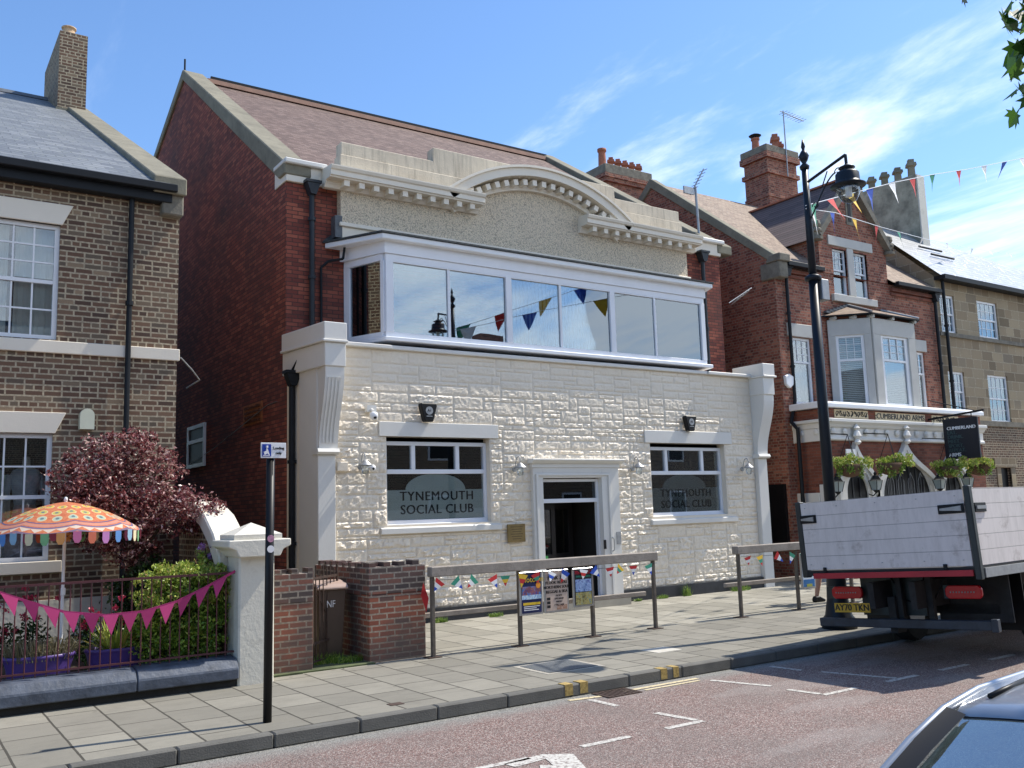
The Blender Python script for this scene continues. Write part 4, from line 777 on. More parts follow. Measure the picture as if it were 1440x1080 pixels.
m['green_leaf'] = leafmat('fresh green leaves', [(0, (.05, .11, .012)), (.5, (.15, .28, .025)), (.85, (.32, .44, .06)), (1, (.55, .60, .15))], .4)
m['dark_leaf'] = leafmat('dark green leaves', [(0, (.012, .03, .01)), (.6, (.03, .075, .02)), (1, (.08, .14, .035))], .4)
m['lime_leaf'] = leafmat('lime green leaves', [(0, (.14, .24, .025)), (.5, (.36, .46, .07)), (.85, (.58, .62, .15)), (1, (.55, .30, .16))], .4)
m['bark'] = plain('grey brown bark', (.09, .07, .05), .9, var=.3, vs=12, bump=.8, bs=40)
tr = thing('purple_leaved_tree', 'small tree with purple red leaves against the brown brick house', 'tree', (2.75, 12.95, .3))
b = B().path([(2.75, 12.95, .3), (2.72, 12.9, 1.1), (2.78, 12.9, 1.7)], .05)
for q in ((2.1, 12.7, 2.6), (3.2, 12.6, 2.3), (2.6, 12.9, 3.0), (2.4, 12.6, 2.3), (3.0, 12.9, 2.8)): b.tube((2.76, 12.9, 1.55), q, .03, .01)
b.build('trunk', m['bark'], tr)
clumped('crown', m['purple_leaf'], tr, [((2.55, 12.85, 2.72), (.80, .45, .55)), ((2.15, 12.75, 2.42), (.48, .4, .42)), ((3.12, 12.6, 2.22), (.62, .45, .36)), ((2.6, 12.8, 2.1), (.72, .42, .42)), ((2.6, 12.9, 1.72), (.45, .35, .25)), ((3.45, 12.4, 2.2), (.34, .3, .16)), ((1.80, 12.75, 2.62), (.13, .15, .14)), ((2.75, 12.85, 3.15), (.22, .2, .18))], 15500, .06, .125, 36)
hd = thing('hedge', 'dense green hedge bush with sunlit yellow top beside the white pier', 'hedge', (3.0, 11.55, .3))
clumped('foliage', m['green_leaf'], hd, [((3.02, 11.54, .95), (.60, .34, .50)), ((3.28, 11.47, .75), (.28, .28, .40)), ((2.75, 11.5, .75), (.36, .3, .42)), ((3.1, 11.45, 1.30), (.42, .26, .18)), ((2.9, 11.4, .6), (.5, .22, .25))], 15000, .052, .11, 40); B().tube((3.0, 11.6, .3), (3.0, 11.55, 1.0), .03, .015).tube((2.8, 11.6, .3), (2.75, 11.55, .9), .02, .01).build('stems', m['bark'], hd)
clumped('sunlit_shoots', m['lime_leaf'], hd, [((2.95, 11.44, 1.42), (.54, .32, .13)), ((2.66, 11.36, 1.15), (.26, .2, .24)), ((3.3, 11.35, 1.25), (.25, .15, .18))], 4200, .05, .09, 30, up=1.2)  # yellower leaves on top put sunlight into the colour of the shoots
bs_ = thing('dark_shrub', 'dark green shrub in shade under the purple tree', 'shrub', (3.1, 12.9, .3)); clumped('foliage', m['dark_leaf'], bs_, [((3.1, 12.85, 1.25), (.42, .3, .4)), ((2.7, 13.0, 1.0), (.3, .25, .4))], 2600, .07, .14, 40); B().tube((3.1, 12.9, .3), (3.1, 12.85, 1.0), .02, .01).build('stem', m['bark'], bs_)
ll = thing('flowering_climber', 'lilac flowered climber by the swept white coping', 'climbing plant', (3.4, 12.0, .3)); clumped('foliage', m['lime_leaf'], ll, [((3.38, 11.9, 1.5), (.12, .16, .24))], 420, .06, .07, 14); B().path([(3.4, 12.0, .3), (3.42, 11.95, 1.3), (3.35, 11.85, 1.7)], .01, 5).build('stem', m['bark'], ll)
lil = leafmat('lilac petals', [(0, (.30, .12, .36)), (1, (.55, .32, .60))]); b = B()
for q in ((3.3, 11.85, 1.72), (3.43, 11.8, 1.70), (3.40, 11.7, 1.45), (3.42, 11.85, 1.6)): leaves(b, q, (.05, .05, .045), 40, .035, aspect=.9)
b.build('flowers', lil, ll, fix=False)
# planters along the wall
def planter(x0, x1, z, label):
    t = thing('purple_planter', label, 'planter', ((x0 + x1) / 2, 11.62, z), 'purple oval planters'); hw = (x1 - x0) / 2; pr = [(.80, 0), (.86, .04), (.9, .16), (.97, .24), (1.0, .26), (1.03, .27), (1.03, .30), (.93, .30), (.90, .24)]
    B().lathe((0, 0, 0), [(r * hw, h) for r, h in pr], 30, 1, .55).build('tub', m['purple'], t, True, True); B().lathe((0, 0, .23), [(hw * .9, 0), (hw * .9, .01)], 24, 1, .5).build('compost', plain('compost', (.04, .03, .02), .95), t, True); return t
planter(1.14, 1.86, .34, 'purple planter with grey heather, nearer the left edge'); planter(1.96, 2.66, .34, 'purple planter with a spiky yellow green plant')
ht = thing('heather', 'grey green heather clump filling the left purple planter', 'plant', (1.5, 11.6, .57)); b = B(); hm = leafmat('heather sprigs', [(0, (.16, .16, .07)), (.5, (.28, .24, .13)), (1, (.45, .40, .28))])
for _ in range(420):
    a = random.uniform(0, 6.28); r_ = random.random() ** .5; p = Vector((1.5 + .34 * r_ * math.cos(a), 11.6 + .19 * r_ * math.sin(a), .58)); q = p + Vector((random.gauss(0, .03) + .05 * math.cos(a) * r_, random.gauss(0, .03), random.uniform(.11, .24))); b.tube(p, q, .006, .004, 4)
    for k in range(2): leaf(b, p.lerp(q, random.uniform(.4, 1)), .03)
b.build('sprigs', hm, ht, fix=False)
sg = thing('spiky_plant', 'spiky yellow green leaved plant in the right purple planter', 'plant', (2.3, 11.6, .57)); b = B()
for _ in range(150):
    a = random.uniform(0, 6.28); e = random.uniform(.35, 1.35); l_ = random.uniform(.28, .5); p = Vector((2.28 + .08 * math.cos(a), 11.6 + .06 * math.sin(a), .57)); d = Vector((math.cos(a) * math.cos(e), .6 * math.sin(a) * math.cos(e), math.sin(e))); q = d.cross(Vector((0, 0, 1))).normalized() * .011
    b.add([p - q, p + q, p + d * l_ * .6 + q, p + d * l_ * .6 - q, p + d * l_ + Vector((0, 0, -.03))], [(0, 1, 2, 3), (3, 2, 4)])
b.build('blades', m['lime_leaf'], sg, fix=False)
pk = leafmat('crimson petals', [(0, (.35, .015, .06)), (1, (.62, .06, .14))])
for k, (x, y, z, lb) in enumerate([(1.18, 12.1, 1.0, 'crimson geranium at the far left of the garden'), (1.50, 12.2, 1.15, 'tallest crimson flowers left of the parasol pole'), (2.05, 12.1, .98, 'crimson flowers just right of the parasol pole'), (2.40, 12.2, 1.0, 'crimson flowers before the white plinth near the hedge')]):
    t = thing('crimson_flowers', lb, 'flowers', (x, y, .34), 'crimson bedding flowers'); b = B(); leaves(b, (x, y, .72), (.22, .12, .28), 420, .06); b.build('leaves', m['dark_leaf'], t, fix=False); b = B()
    for _ in range(9): q = (x + random.gauss(0, .1), y + random.gauss(0, .05), z + random.gauss(-.08, .10)); leaves(b, q, (.045, .045, .035), 26, .035, aspect=.9)
    b.build('petals', pk, t, fix=False); B().tube((x, y, .34), (x, y, z - .1), .01, n=5).build('stem', m['dark_leaf'], t)
# parasol
ps = thing('parasol', 'orange patterned parasol with hanging bunting edge in the front garden', 'parasol', (1.76, 11.95, .34))
B().tube((0, 0, 0), (0, 0, 1.98), .018).tube((0, 0, .9), (0, 0, .98), .032).tube((0, 0, .3), (0, 0, .36), .03).build('pole', m['white_paint'], ps, True); B().lathe((0, 0, 1.97), [(.01, 0), (.022, .015), (.018, .045), (.005, .055)], 10).build('finial', m['white_paint'], ps, True, True)
t = MT('faded block printed parasol cloth'); o_ = t.obj(); s_ = t.N('ShaderNodeSeparateXYZ'); t.l.new(o_, s_.inputs[0]); rr = t.M('SQRT', t.M('ADD', t.M('MULTIPLY', s_.outputs[0], s_.outputs[0]), t.M('MULTIPLY', s_.outputs[1], s_.outputs[1]))); an = t.M('ARCTAN2', s_.outputs[1], s_.outputs[0])
def cells(r0, r1, n, rad):
    u = t.M('SUBTRACT', t.M('FRACT', t.M('MULTIPLY', an, n / 6.2832)), .5); ul = t.M('MULTIPLY', u, 6.2832 * (r0 + r1) / 2 / n); v = t.M('SUBTRACT', rr, (r0 + r1) / 2); return t.M('SQRT', t.M('ADD', t.M('MULTIPLY', ul, ul), t.M('MULTIPLY', v, v)))
c = t.mix(t.rng(t.noise(o_, 30, 3), .35, .65), (.62, .15, .07), (.72, .27, .12))
for (r0, r1, n, cc) in ((.20, .34, 12, (.80, .55, .04)), (.36, .50, 18, (.62, .52, .12)), (.50, .62, 22, (.45, .55, .45))):
    d_ = cells(r0, r1, n, .05); c = t.mix(t.M('LESS_THAN', d_, .052), c, (.72, .62, .35)); c = t.mix(t.M('LESS_THAN', d_, .042), c, cc); c = t.mix(t.M('LESS_THAN', d_, .02), c, (.15, .22, .24))
for (a, e, cc) in ((.64, .655, (.12, .12, .25)), (.665, .70, (.68, .30, .22)), (.715, .735, (.16, .16, .30)), (.80, .83, (.20, .14, .22))): c = t.mix(t.M('MULTIPLY', t.M('GREATER_THAN', rr, a), t.M('LESS_THAN', rr, e)), c, cc)
tri = t.M('ABSOLUTE', t.M('SUBTRACT', t.M('FRACT', t.M('MULTIPLY', an, 36 / 6.2832)), .5)); band = t.M('MULTIPLY', t.M('GREATER_THAN', rr, .74), t.M('LESS_THAN', rr, t.M('ADD', .745, t.M('MULTIPLY', tri, .1)))); c = t.mix(band, c, (.75, .62, .50))
m['parasol'] = t.fin(c, .85); tr_ = t.N('ShaderNodeBsdfTranslucent'); t.l.new(c, tr_.inputs[0]); ms = t.N('ShaderNodeMixShader'); ms.inputs[0].default_value = .3; t.l.new(t.b.outputs[0], ms.inputs[1]); t.l.new(tr_.outputs[0], ms.inputs[2]); t.l.new(ms.outputs[0], t.o.inputs[0])
b = B(); NS = 8; RR = .84; vs = [(0, 0, 1.97)]; rings = 9; per = 4; seg = NS * per
def canopy(u, a):
    k = (a / (2 * math.pi) * NS) % 1; chord = math.cos(math.pi / NS) / math.cos((k - .5) * 2 * math.pi / NS); r_ = RR * u * (chord * .5 + .5 * (1 - .0)); sag = -.02 * math.sin(math.pi * k) * u
    return (r_ * math.cos(a), r_ * math.sin(a), 1.97 - .10 * u - .24 * u * u + sag)
for j in range(1, rings + 1):
    for i in range(seg): vs.append(canopy(j / rings, 2 * math.pi * i / seg + .2))
fs = [(0, 1 + i, 1 + (i + 1) % seg) for i in range(seg)] + [(1 + (j - 1) * seg + i, 1 + j * seg + i, 1 + j * seg + (i + 1) % seg, 1 + (j - 1) * seg + (i + 1) % seg) for j in range(1, rings) for i in range(seg)]
b.add(vs, fs); b.build('canopy', m['parasol'], ps, True, True)
pc = [plain('pendant cloth', q, .85) for q in ((.55, .14, .08), (.20, .42, .20), (.10, .25, .55), (.55, .15, .30), (.70, .62, .40), (.45, .18, .42), (.72, .32, .10), (.25, .42, .55))]
for i in range(32):
    a = 2 * math.pi * i / 32 + .2; x, y, z = canopy(1, a); tx, ty = -math.sin(a) * .042, math.cos(a) * .042
    B().add([(x - tx, y - ty, z), (x + tx, y + ty, z), (x + tx, y + ty, z - .085), (x + tx * .5, y + ty * .5, z - .125), (x - tx * .5, y - ty * .5, z - .125), (x - tx, y - ty, z - .085)], [(0, 1, 2, 3, 4, 5)]).build('pendant', pc[(i * 5) % 8], ps, True)
for i in range(NS):
    a = 2 * math.pi * i / NS + .2; B().path([Vector(canopy(u, a)) + Vector((0, 0, -.012)) for u in (0.02, .3, .6, .98)], .005, 4).build('rib', m['galv'], ps, True)
# magenta bunting on the railing
mb = thing('magenta_bunting', 'magenta felt pennant bunting hung along the garden railing', 'bunting', (2.2, 11.05, 1.1))
pts = [(-.1, 1.62), (.5, 1.50), (1.04, 1.37), (1.32, 1.25), (1.66, 1.12), (2.07, 1.05), (2.46, 1.06), (2.82, 1.14), (3.17, 1.29), (3.48, 1.44)]
def along(pts, t):
    n = len(pts) - 1; k = min(int(t * n), n - 1); f = t * n - k; return tuple(a + (b_ - a) * f for a, b_ in zip(pts[k], pts[k + 1]))
b = B()
for p, q in zip(pts[:-1], pts[1:]): b.obb((p[0], 11.06, p[1]), (q[0], 11.06, q[1]), .028, .006)
b.build('tape', m['magenta'], mb)
x = .05
def zat(x):
    for p, q in zip(pts[:-1], pts[1:]):
        if p[0] <= x <= q[0]: return p[1] + (q[1] - p[1]) * (x - p[0]) / (q[0] - p[0])
    return pts[-1][1]
k = 0
while x < 3.3:
    w2 = .17; sh = (zat(x + w2) - zat(x)) / w2; B().add([(x, 11.05, zat(x)), (x + w2, 11.05, zat(x + w2)), (x + w2 / 2 - sh * .12, 11.03 + .03 * math.sin(k * 2.3), zat(x + w2 / 2) - .21)], [(0, 1, 2)]).build('pennant', m['magenta'], mb); x += .198; k += 1
# ---------------------------------------------------------------- corner pub
pub = thing('corner_pub', 'dark red brick pub with grey bay window, dormer gable and white ogee door arches', 'building', (22.5, 16, 0))
PX, PX2, FY = 18.87, 26.2, 15.5
holesP = [(19.35, 20.12, 4.55, 6.30), (21.30, 21.92, 7.66, 8.95), (22.22, 22.85, 7.66, 8.95), (24.68, 25.3, 4.55, 6.30)]
b = B(); wall_grid(b, PX, PX2, 0, 8.2, FY, holesP, .14)
for x in (PX, PX2): b.poly((x, FY, 0), (x, 24.3, 0), (x, 24.3, 8.3), (x, 19.9, 11.75), (x, FY, 8.2))
b.poly((PX, 24.3, 0), (PX2, 24.3, 0), (PX2, 24.3, 8.3), (PX, 24.3, 8.3)); b.build('wall', m['pub_brick'], pub, fix=False)
pr_ = B().poly((PX + .1, 15.3, 8.22), (20.74, 15.3, 8.22), (20.74, 19.9, 11.8), (PX + .1, 19.9, 11.8)).poly((23.74, 15.3, 8.22), (PX2, 15.3, 8.22), (PX2, 19.9, 11.8), (23.74, 19.9, 11.8)).poly((20.74, 16.75, 9.348), (23.74, 16.75, 9.348), (23.74, 19.9, 11.8), (20.74, 19.9, 11.8)).poly((PX + .1, 24.4, 8.25), (PX2, 24.4, 8.25), (PX2, 19.9, 11.8), (PX + .1, 19.9, 11.8)).build('roof', m['pub_tile'], pub, fix=False)
B().prism([(15.3, 8.05), (19.9, 11.62), (24.4, 8.05), (24.4, 8.28), (19.9, 11.92), (15.3, 8.32)], PX - .06, PX + .22, 'x').build('gable_coping', m['coping'], pub, bevel=.015)
B().box(PX - .08, 15.26, 7.80, PX + .26, 15.9, 8.22).prism([(15.2, 8.22), (15.7, 8.22), (15.55, 8.42), (15.2, 8.42)], PX - .12, PX + .3, 'x').build('kneeler', m['old_stone'], pub, bevel=.02)
B().box(PX + .26, 15.22, 8.14, 20.6, 15.4, 8.26).build('gutter', m['pipe'], pub, bevel=.01); B().box(23.9, 15.22, 8.14, PX2 - .1, 15.4, 8.26).build('gutter', m['pipe'], pub, bevel=.01)
for x0, x1 in ((PX + .3, 20.6), (23.85, PX2 - .2)):
    B().box(x0, FY - .05, 7.88, x1, FY + .01, 7.96).box(x0, FY - .09, 8.0, x1, FY + .01, 8.1).build('brick_corbel', m['pub_red'], pub)
# gabled dormer, flush with the front
GXc = 22.22
b = B(); wall_grid(b, 20.72, 23.76, 8.2, 9.3, FY - .02, [(21.30, 21.92, 8.2, 8.95), (22.22, 22.85, 8.2, 8.95)], .14); b.poly((20.72, FY - .02, 9.3), (23.76, FY - .02, 9.3), (GXc, FY - .02, 11.02)); b.poly((20.72, FY, 8.2), (20.72, 19, 8.2), (20.72, 19, 9.3), (20.72, FY - .02, 9.3)); b.poly((23.76, FY, 8.2), (23.76, 19, 8.2), (23.76, 19, 9.3), (23.76, FY - .02, 9.3))
dm_ = b.build('dormer', m['pub_brick'], pub, fix=False)
B().poly((20.55, 15.3, 9.12), (20.55, 17.3, 9.12), (GXc, 19.3, 11.12), (GXc, 15.3, 11.12)).poly((23.93, 15.3, 9.12), (23.93, 17.3, 9.12), (GXc, 19.3, 11.12), (GXc, 15.3, 11.12)).build('dormer_roof', m['dormer_tile'], dm_, fix=False)
B().prism([(GXc - .05, 0), (GXc + .05, 0), (GXc + .05, .05), (GXc - .05, .05)], 15.3, 19.3).build('ridge_tiles', m['terracotta'], dm_).location.z += 11.12
for sgn in (-1, 1):
    B().obb((GXc + sgn * .0, FY - .10, 11.05), (GXc + sgn * 1.60, FY - .10, 9.20), .16, .20, (0, 0, 1)).build('verge', m['old_stone'], dm_)
    B().lathe((GXc + sgn * 1.62, FY - .08, 9.06), [(.17, 0), (.17, .08), (.1, .1), (.1, .2), (.16, .22), (.16, .28), (.09, .34), (.14, .42), (.12, .52), (.03, .58)], 10).build('finial', m['old_stone'], dm_, smooth=False)
B().box(GXc - .18, FY - .035, 9.72, GXc + .12, FY - .025, 10.62).build('slit_surround', m['old_stone'], dm_); B().prism([(GXc - .09, 9.82), (GXc + .03, 9.82), (GXc + .03, 10.45), (GXc - .03, 10.53), (GXc - .09, 10.45)], FY - .045, FY - .036).build('slit_window', m['black'], dm_)
B().box(21.12, FY - .06, 9.02, 23.10, FY + .1, 9.29).box(21.93, FY - .05, 7.66, 22.21, FY + .12, 9.02).build('window_stone', m['grey_stone'], dm_, bevel=.01); B().box(21.15, FY - .09, 7.44, 23.10, FY + .1, 7.64).build('sill', m['grey_stone'], dm_, bevel=.01)
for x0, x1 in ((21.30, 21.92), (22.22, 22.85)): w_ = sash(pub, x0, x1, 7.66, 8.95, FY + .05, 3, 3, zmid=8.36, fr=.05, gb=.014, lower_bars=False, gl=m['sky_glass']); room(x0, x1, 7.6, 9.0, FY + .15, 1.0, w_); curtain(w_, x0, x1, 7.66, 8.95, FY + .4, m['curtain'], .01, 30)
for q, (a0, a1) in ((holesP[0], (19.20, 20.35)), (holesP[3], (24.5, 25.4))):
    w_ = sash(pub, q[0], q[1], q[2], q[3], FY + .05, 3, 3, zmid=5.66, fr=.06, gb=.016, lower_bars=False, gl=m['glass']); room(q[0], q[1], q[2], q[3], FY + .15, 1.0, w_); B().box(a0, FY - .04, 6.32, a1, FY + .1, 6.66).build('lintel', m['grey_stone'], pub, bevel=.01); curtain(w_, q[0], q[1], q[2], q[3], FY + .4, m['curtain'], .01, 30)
# canted bay
bx = [(20.85, FY), (21.62, 14.72), (23.52, 14.72), (24.28, FY)]
def face(b, p, q, f0, f1, z0, z1, t, off=0):
    P_, Q_ = Vector((p[0], p[1], 0)), Vector((q[0], q[1], 0)); d = Q_ - P_; n_ = Vector((d.y, -d.x, 0)).normalized() * off; a, c = P_ + d * f0 + n_, P_ + d * f1 + n_; b.obb((a.x, a.y, (z0 + z1) / 2), (c.x, c.y, (z0 + z1) / 2), z1 - z0, t)
b = B()
for p, q in zip(bx[:-1], bx[1:]):
    face(b, p, q, 0, 1, 6.42, 6.86, .16); face(b, p, q, 0, .17, 4.5, 6.42, .159); face(b, p, q, .83, 1, 4.5, 6.42, .159)
pbay = b.build('bay_window', m['grey_stone'], pub, bevel=.008)
b = B(); b.prism([(20.3, FY), (20.85, FY - .02), (21.62, 14.76), (23.52, 14.76), (24.28, FY)], 6.86, 6.95, 'z').build('brick_band', m['pub_red'], pbay)
for x, y in ((20.9, 15.3), (21.28, 14.95), (21.62, 14.64), (22.5, 14.64), (23.52, 14.64)): B().tube((x, y - .06, 6.90), (x, y + .12, 6.90), .05, n=10).build('bracket', m['grey_stone'], pbay)
for p, q in zip(bx[:-1], bx[1:]):
    b = B(); face(b, p, q, .17, .24, 4.5, 6.42, .07); face(b, p, q, .76, .83, 4.5, 6.42, .07); face(b, p, q, .24, .76, 6.36, 6.42, .07); face(b, p, q, .24, .76, 4.5, 4.58, .07); face(b, p, q, .24, .76, 5.72, 5.78, .07)
    for f in (.41, .585): face(b, p, q, f, f + .012, 5.78, 6.36, .04)
    for z in (5.97, 6.17): face(b, p, q, .24, .76, z, z + .012, .038)
    wf = b.build('sash_frame', m['white_paint'], pbay); b = B(); face(b, p, q, .2, .8, 4.55, 6.38, .006); b.build('pane', m['glass'], wf)
    b = B(); z = 4.6
    while z < 6.36: face(b, p, q, .2, .8, z, z + .030, .008, -.16); z += .05
    b.build('venetian_blind', m['curtain'], pbay)
    b = B(); face(b, p, q, .1, .9, 4.5, 6.5, .01, -.5); b.build('room_lining', m['room_wall'], pbay)
low = [(20.6, FY - .02), (21.5, 14.52), (23.64, 14.52), (24.6, FY - .02)]; b = B()
b.poly((low[0][0], low[0][1], 6.97), (low[1][0], low[1][1], 6.97), (21.75, FY - .01, 7.36)); b.poly((low[1][0], low[1][1], 6.97), (low[2][0], low[2][1], 6.97), (23.3, FY - .01, 7.36), (21.75, FY - .01, 7.36)); b.poly((low[2][0], low[2][1], 6.97), (low[3][0], low[3][1], 6.97), (23.3, FY - .01, 7.36))
b.build('bay_roof', m['pub_tile'], pbay, fix=False); B().prism([(x, y) for x, y in low], 6.94, 6.965, 'z').build('bay_gutter', m['pipe'], pbay)
B().tube((21.5, 14.55, 7.0), (21.75, FY - .03, 7.38), .035).build('hip_flashing', m['galv'], pbay); B().tube((23.64, 14.55, 7.0), (23.3, FY - .03, 7.38), .035).build('hip_flashing', m['galv'], pbay)
for i in range(7): B().box(20.75 + i * .15, FY - .10, 7.06 + i * .045, 20.93 + i * .15, FY - .01, 7.12 + i * .045).build('stepped_flashing', m['lead'], pbay)
# projecting ground floor
JX, JY = 19.18, 14.52
gf = B().box(JX, JY, 0, PX2, FY + .001, 4.32).build('ground_floor', m['pub_red'], pub)
B().prism([(JY - .14, 4.34), (FY, 4.34), (FY, 4.50), (JY - .05, 4.50), (JY - .14, 4.44)], JX - .13, PX2, 'x').build('ledge', m['white_paint'], gf, bevel=.012)
b = B().prism([(JY - .04, 3.52), (FY, 3.52), (FY, 4.06), (JY - .20, 4.06), (JY - .20, 3.98), (JY - .13, 3.92), (JY - .10, 3.86), (JY - .05, 3.84), (JY - .05, 3.62), (JY - .09, 3.60), (JY - .09, 3.54)], JX - .02, PX2, 'x')
b.box(JX - .14, JY - .2, 3.98, JX - .02, FY, 4.06).box(JX - .07, JY - .12, 3.84, JX - .02, FY, 3.98).box(JX - .05, JY - .05, 3.52, JX - .02, FY, 3.84); cn = b.build('cornice', m['grey_white'], gf, bevel=.01)
for i in range(15):
    x = JX + .18 + i * .44; B().lathe((x, JY - .085, 3.74), [(.03, -.07), (.075, -.03), (.085, .02), (.05, .075), (.02, .09)], 7, 1.1, .5).build('rosette', m['grey_white'], cn)
for i in range(2): B().lathe((JX - .06, JY + .25 + i * .45, 3.74), [(.03, -.07), (.07, -.03), (.08, .02), (.02, .09)], 7, .5, 1.1).build('rosette', m['grey_white'], cn)
tc_ = plain('buff glazed panel', (.62, .50, .30), .5, var=.1)
for x0, x1, z0, z1, tx in ((19.54, 20.90, 4.10, 4.31, ''), (21.22, 23.42, 4.08, 4.29, ':CUMBERLAND ARMS:'), (23.75, 25.05, 4.08, 4.29, '')):
    p_ = B().box(x0, JY - .02, z0, x1, JY, z1).build('name_panel', tc_, gf)
    if tx: text(tx, .205, ((x0 + x1) / 2, JY - .022, (z0 + z1) / 2), m['blackp'], p_, sx=1.12, off=.004)
    else:
        b = B(); n_ = 9
        for i in range(n_):
            xx = x0 + .1 + (x1 - x0 - .2) * i / (n_ - 1); zc = (z0 + z1) / 2
            b.path([(xx + .05 * math.cos(a), JY - .024, zc + .06 * math.sin(a) + .01 * math.sin(i * 2)) for a in [q * .6 + i for q in range(8)]], .010, 5).tube((xx - .03, JY - .024, zc - .07 * (-1) ** i), (xx + .06, JY - .024, zc + .05 * (-1) ** i), .012, n=5)
        b.build('scrollwork', m['blackp'], p_)
def ogee(cx_, hw, z0, zs, za, n=14):
    r_ = []
    P0, P1, P2, P3 = (hw, zs), (hw * .98, zs + (za - zs) * .52), (hw * .22, zs + (za - zs) * .50), (0, za)
    for i in range(n + 1):
        s = i / n; x = (1 - s) ** 3 * P0[0] + 3 * s * (1 - s) ** 2 * P1[0] + 3 * s * s * (1 - s) * P2[0] + s ** 3 * P3[0]; z = (1 - s) ** 3 * P0[1] + 3 * s * (1 - s) ** 2 * P1[1] + 3 * s * s * (1 - s) * P2[1] + s ** 3 * P3[1]; r_.append((x, z))
    right = [(cx_ + x, z) for x, z in [(hw, z0)] + r_]; left = [(2 * cx_ - x, z) for x, z in right[::-1][1:]]; return right + left
def ell(cx_, hw, z0, zs, za, n=14, pw=.5):
    r_ = [(hw * math.cos(math.pi / 2 * i / n), zs + (za - zs) * math.sin(math.pi / 2 * i / n)) for i in range(n + 1)]; right = [(cx_ + x, z) for x, z in [(hw, z0)] + r_]; return right + [(2 * cx_ - x, z) for x, z in right[::-1][1:]]
for cx_, hw, ih, zsp, za, zi, wx in ((20.18, .80, .42, 2.30, 3.50, 2.72, .72), (22.30, 1.42, 1.06, 2.15, 3.55, 3.02, 1.35), (24.45, .80, .42, 2.30, 3.50, 2.72, .72)):
    ap = (cx_ + (0 if wx == 1.35 else .0))
    o1, o2, o3, i1 = ogee(cx_, hw, .15, zsp, za), ogee(cx_, hw - .10, .15, zsp - .02, za - .22), ell(cx_, ih + .12, .15, zsp - .1, zi + .16), ell(cx_, ih, .15, zsp - .12, zi)
    b = B(); b.strip(o1, o2, JY - .13, JY + .01).strip(o2, o3, JY - .09, JY + .01).strip(o3, i1, JY - .055, JY + .01); ar_ = b.build('ogee_arch', m['grey_white'], gf)
    B().prism(i1, JY - .012, JY + .008).build('window', m['dark_glass2'] if 'dark_glass2' in m else m['black'], ar_)
    b = B(); n_ = 3 if hw < 1 else 7
    for i in range(n_):
        x = cx_ - ih + 2 * ih * (i + .5) / n_; h = zsp + (zi - zsp) * math.sqrt(max(0, 1 - ((x - cx_) / ih) ** 2)) - .12
        if i: xx = x - ih / n_; hh2 = zsp - .1 + (zi - zsp) * math.sqrt(max(0, 1 - ((xx - cx_) / ih) ** 2)); b.box(xx - .02, JY - .03, .2, xx + .02, JY - .013, hh2)
    b.box(cx_ - ih, JY - .035, 2.02, cx_ + ih, JY - .014, 2.10); b.build('glazing_bars', plain('black painted joinery', (.02, .02, .025), .4), ar_)
    B().lathe((cx_, JY - .16, za - .08), [(.05, 0), (.13, .06), (.06, .14), (.15, .22), (.10, .32), (.05, .36), (.12, .42), (.02, .52)], 8, 1, .5).build('finial', m['grey_white'], ar_)
tag(B().prism([(19.62, 3.30), (19.98, 3.30), (19.98, 3.12), (19.80, 2.92), (19.62, 3.12)], JY - .22, JY - .19).build('shield_sign', m['white']), 'small white shield plaque above the first ogee arch of the pub', 'plaque')
tag(B().tube((19.72, JY - .16, 2.78), (19.72, JY - .19, 2.78), .17, n=22).build('round_sign', m['white']), 'round white plaque beside the first ogee arch of the pub', 'plaque')
# lancet lights leaded pale behind the bars of the middle arch
for i in range(4):
    x = 21.62 + i * .45; b = B(); b.path([(x - .13, JY - .02, 2.15), (x - .13, JY - .02, 2.5), (x, JY - .02, 2.72), (x + .13, JY - .02, 2.5), (x + .13, JY - .02, 2.15)], .008, 4).path([(x, JY - .02, 2.15), (x, JY - .02, 2.7)], .006, 4); b.build('leaded_light', m['galv'], gf)
B().box(JX - .03, JY - .04, 0, 19.42, JY + .3, 2.45).box(JX - .05, JY + .3, 0, JX + .01, FY, 2.25).build('stone_jamb', m['grey_white'], gf, bevel=.01)
downpipe(pub, 19.22, FY - .08, 4.6, 7.9, .045, m['pipe'], True, (5.5, 6.9)); downpipe(pub, 18.97, FY - .3, 0, 3.9, .05, m['pipe'], None, (2.0,)); downpipe(pub, 25.95, FY - .1, 4.6, 7.9, .05, m['pipe'], True, (6.0,))
B().path([(18.97, FY - .3, 3.85), (18.99, FY - .1, 4.05), (19.22, FY - .08, 4.62)], .045).build('pipe_bend', m['pipe'], pub)
tag(B().box(18.78, 14.2 + 1.4, .9, PX - .002, 16.5, 2.5).build('menu_board', m['black']), 'black board fixed to the pub side wall by the right pilaster', 'board')
t = thing('alarm_box', 'white hexagonal alarm box high on the pub front', 'alarm box', (19.05, FY - .01, 5.12)); B().prism([(-.16, .12), (0, .18), (.16, .12), (.14, -.1), (0, -.2), (-.14, -.1)], -.1, 0).build('cover', m['white_paint'], t, True, bevel=.02)
pc_ = B().box(24.0, 19.7, 10.6, 25.5, 20.7, 13.55).box(23.93, 19.63, 13.0, 25.57, 20.77, 13.15).box(23.9, 19.6, 13.55, 25.6, 20.8, 13.75).box(23.97, 19.67, 12.2, 25.53, 20.73, 12.3).build('chimney', m['pub_brick'], pub)
B().box(23.92, 19.62, 13.75, 25.58, 20.78, 14.0).build('chimney_cap', m['old_stone'], pc_, bevel=.02)
pot(pc_, (24.2, 20.3, 14.0), .45, .15); pot(pc_, (24.85, 20.0, 14.0), .62, .15, None, 1); pot(pc_, (25.3, 20.2, 14.0), .5, .15, None, 1)
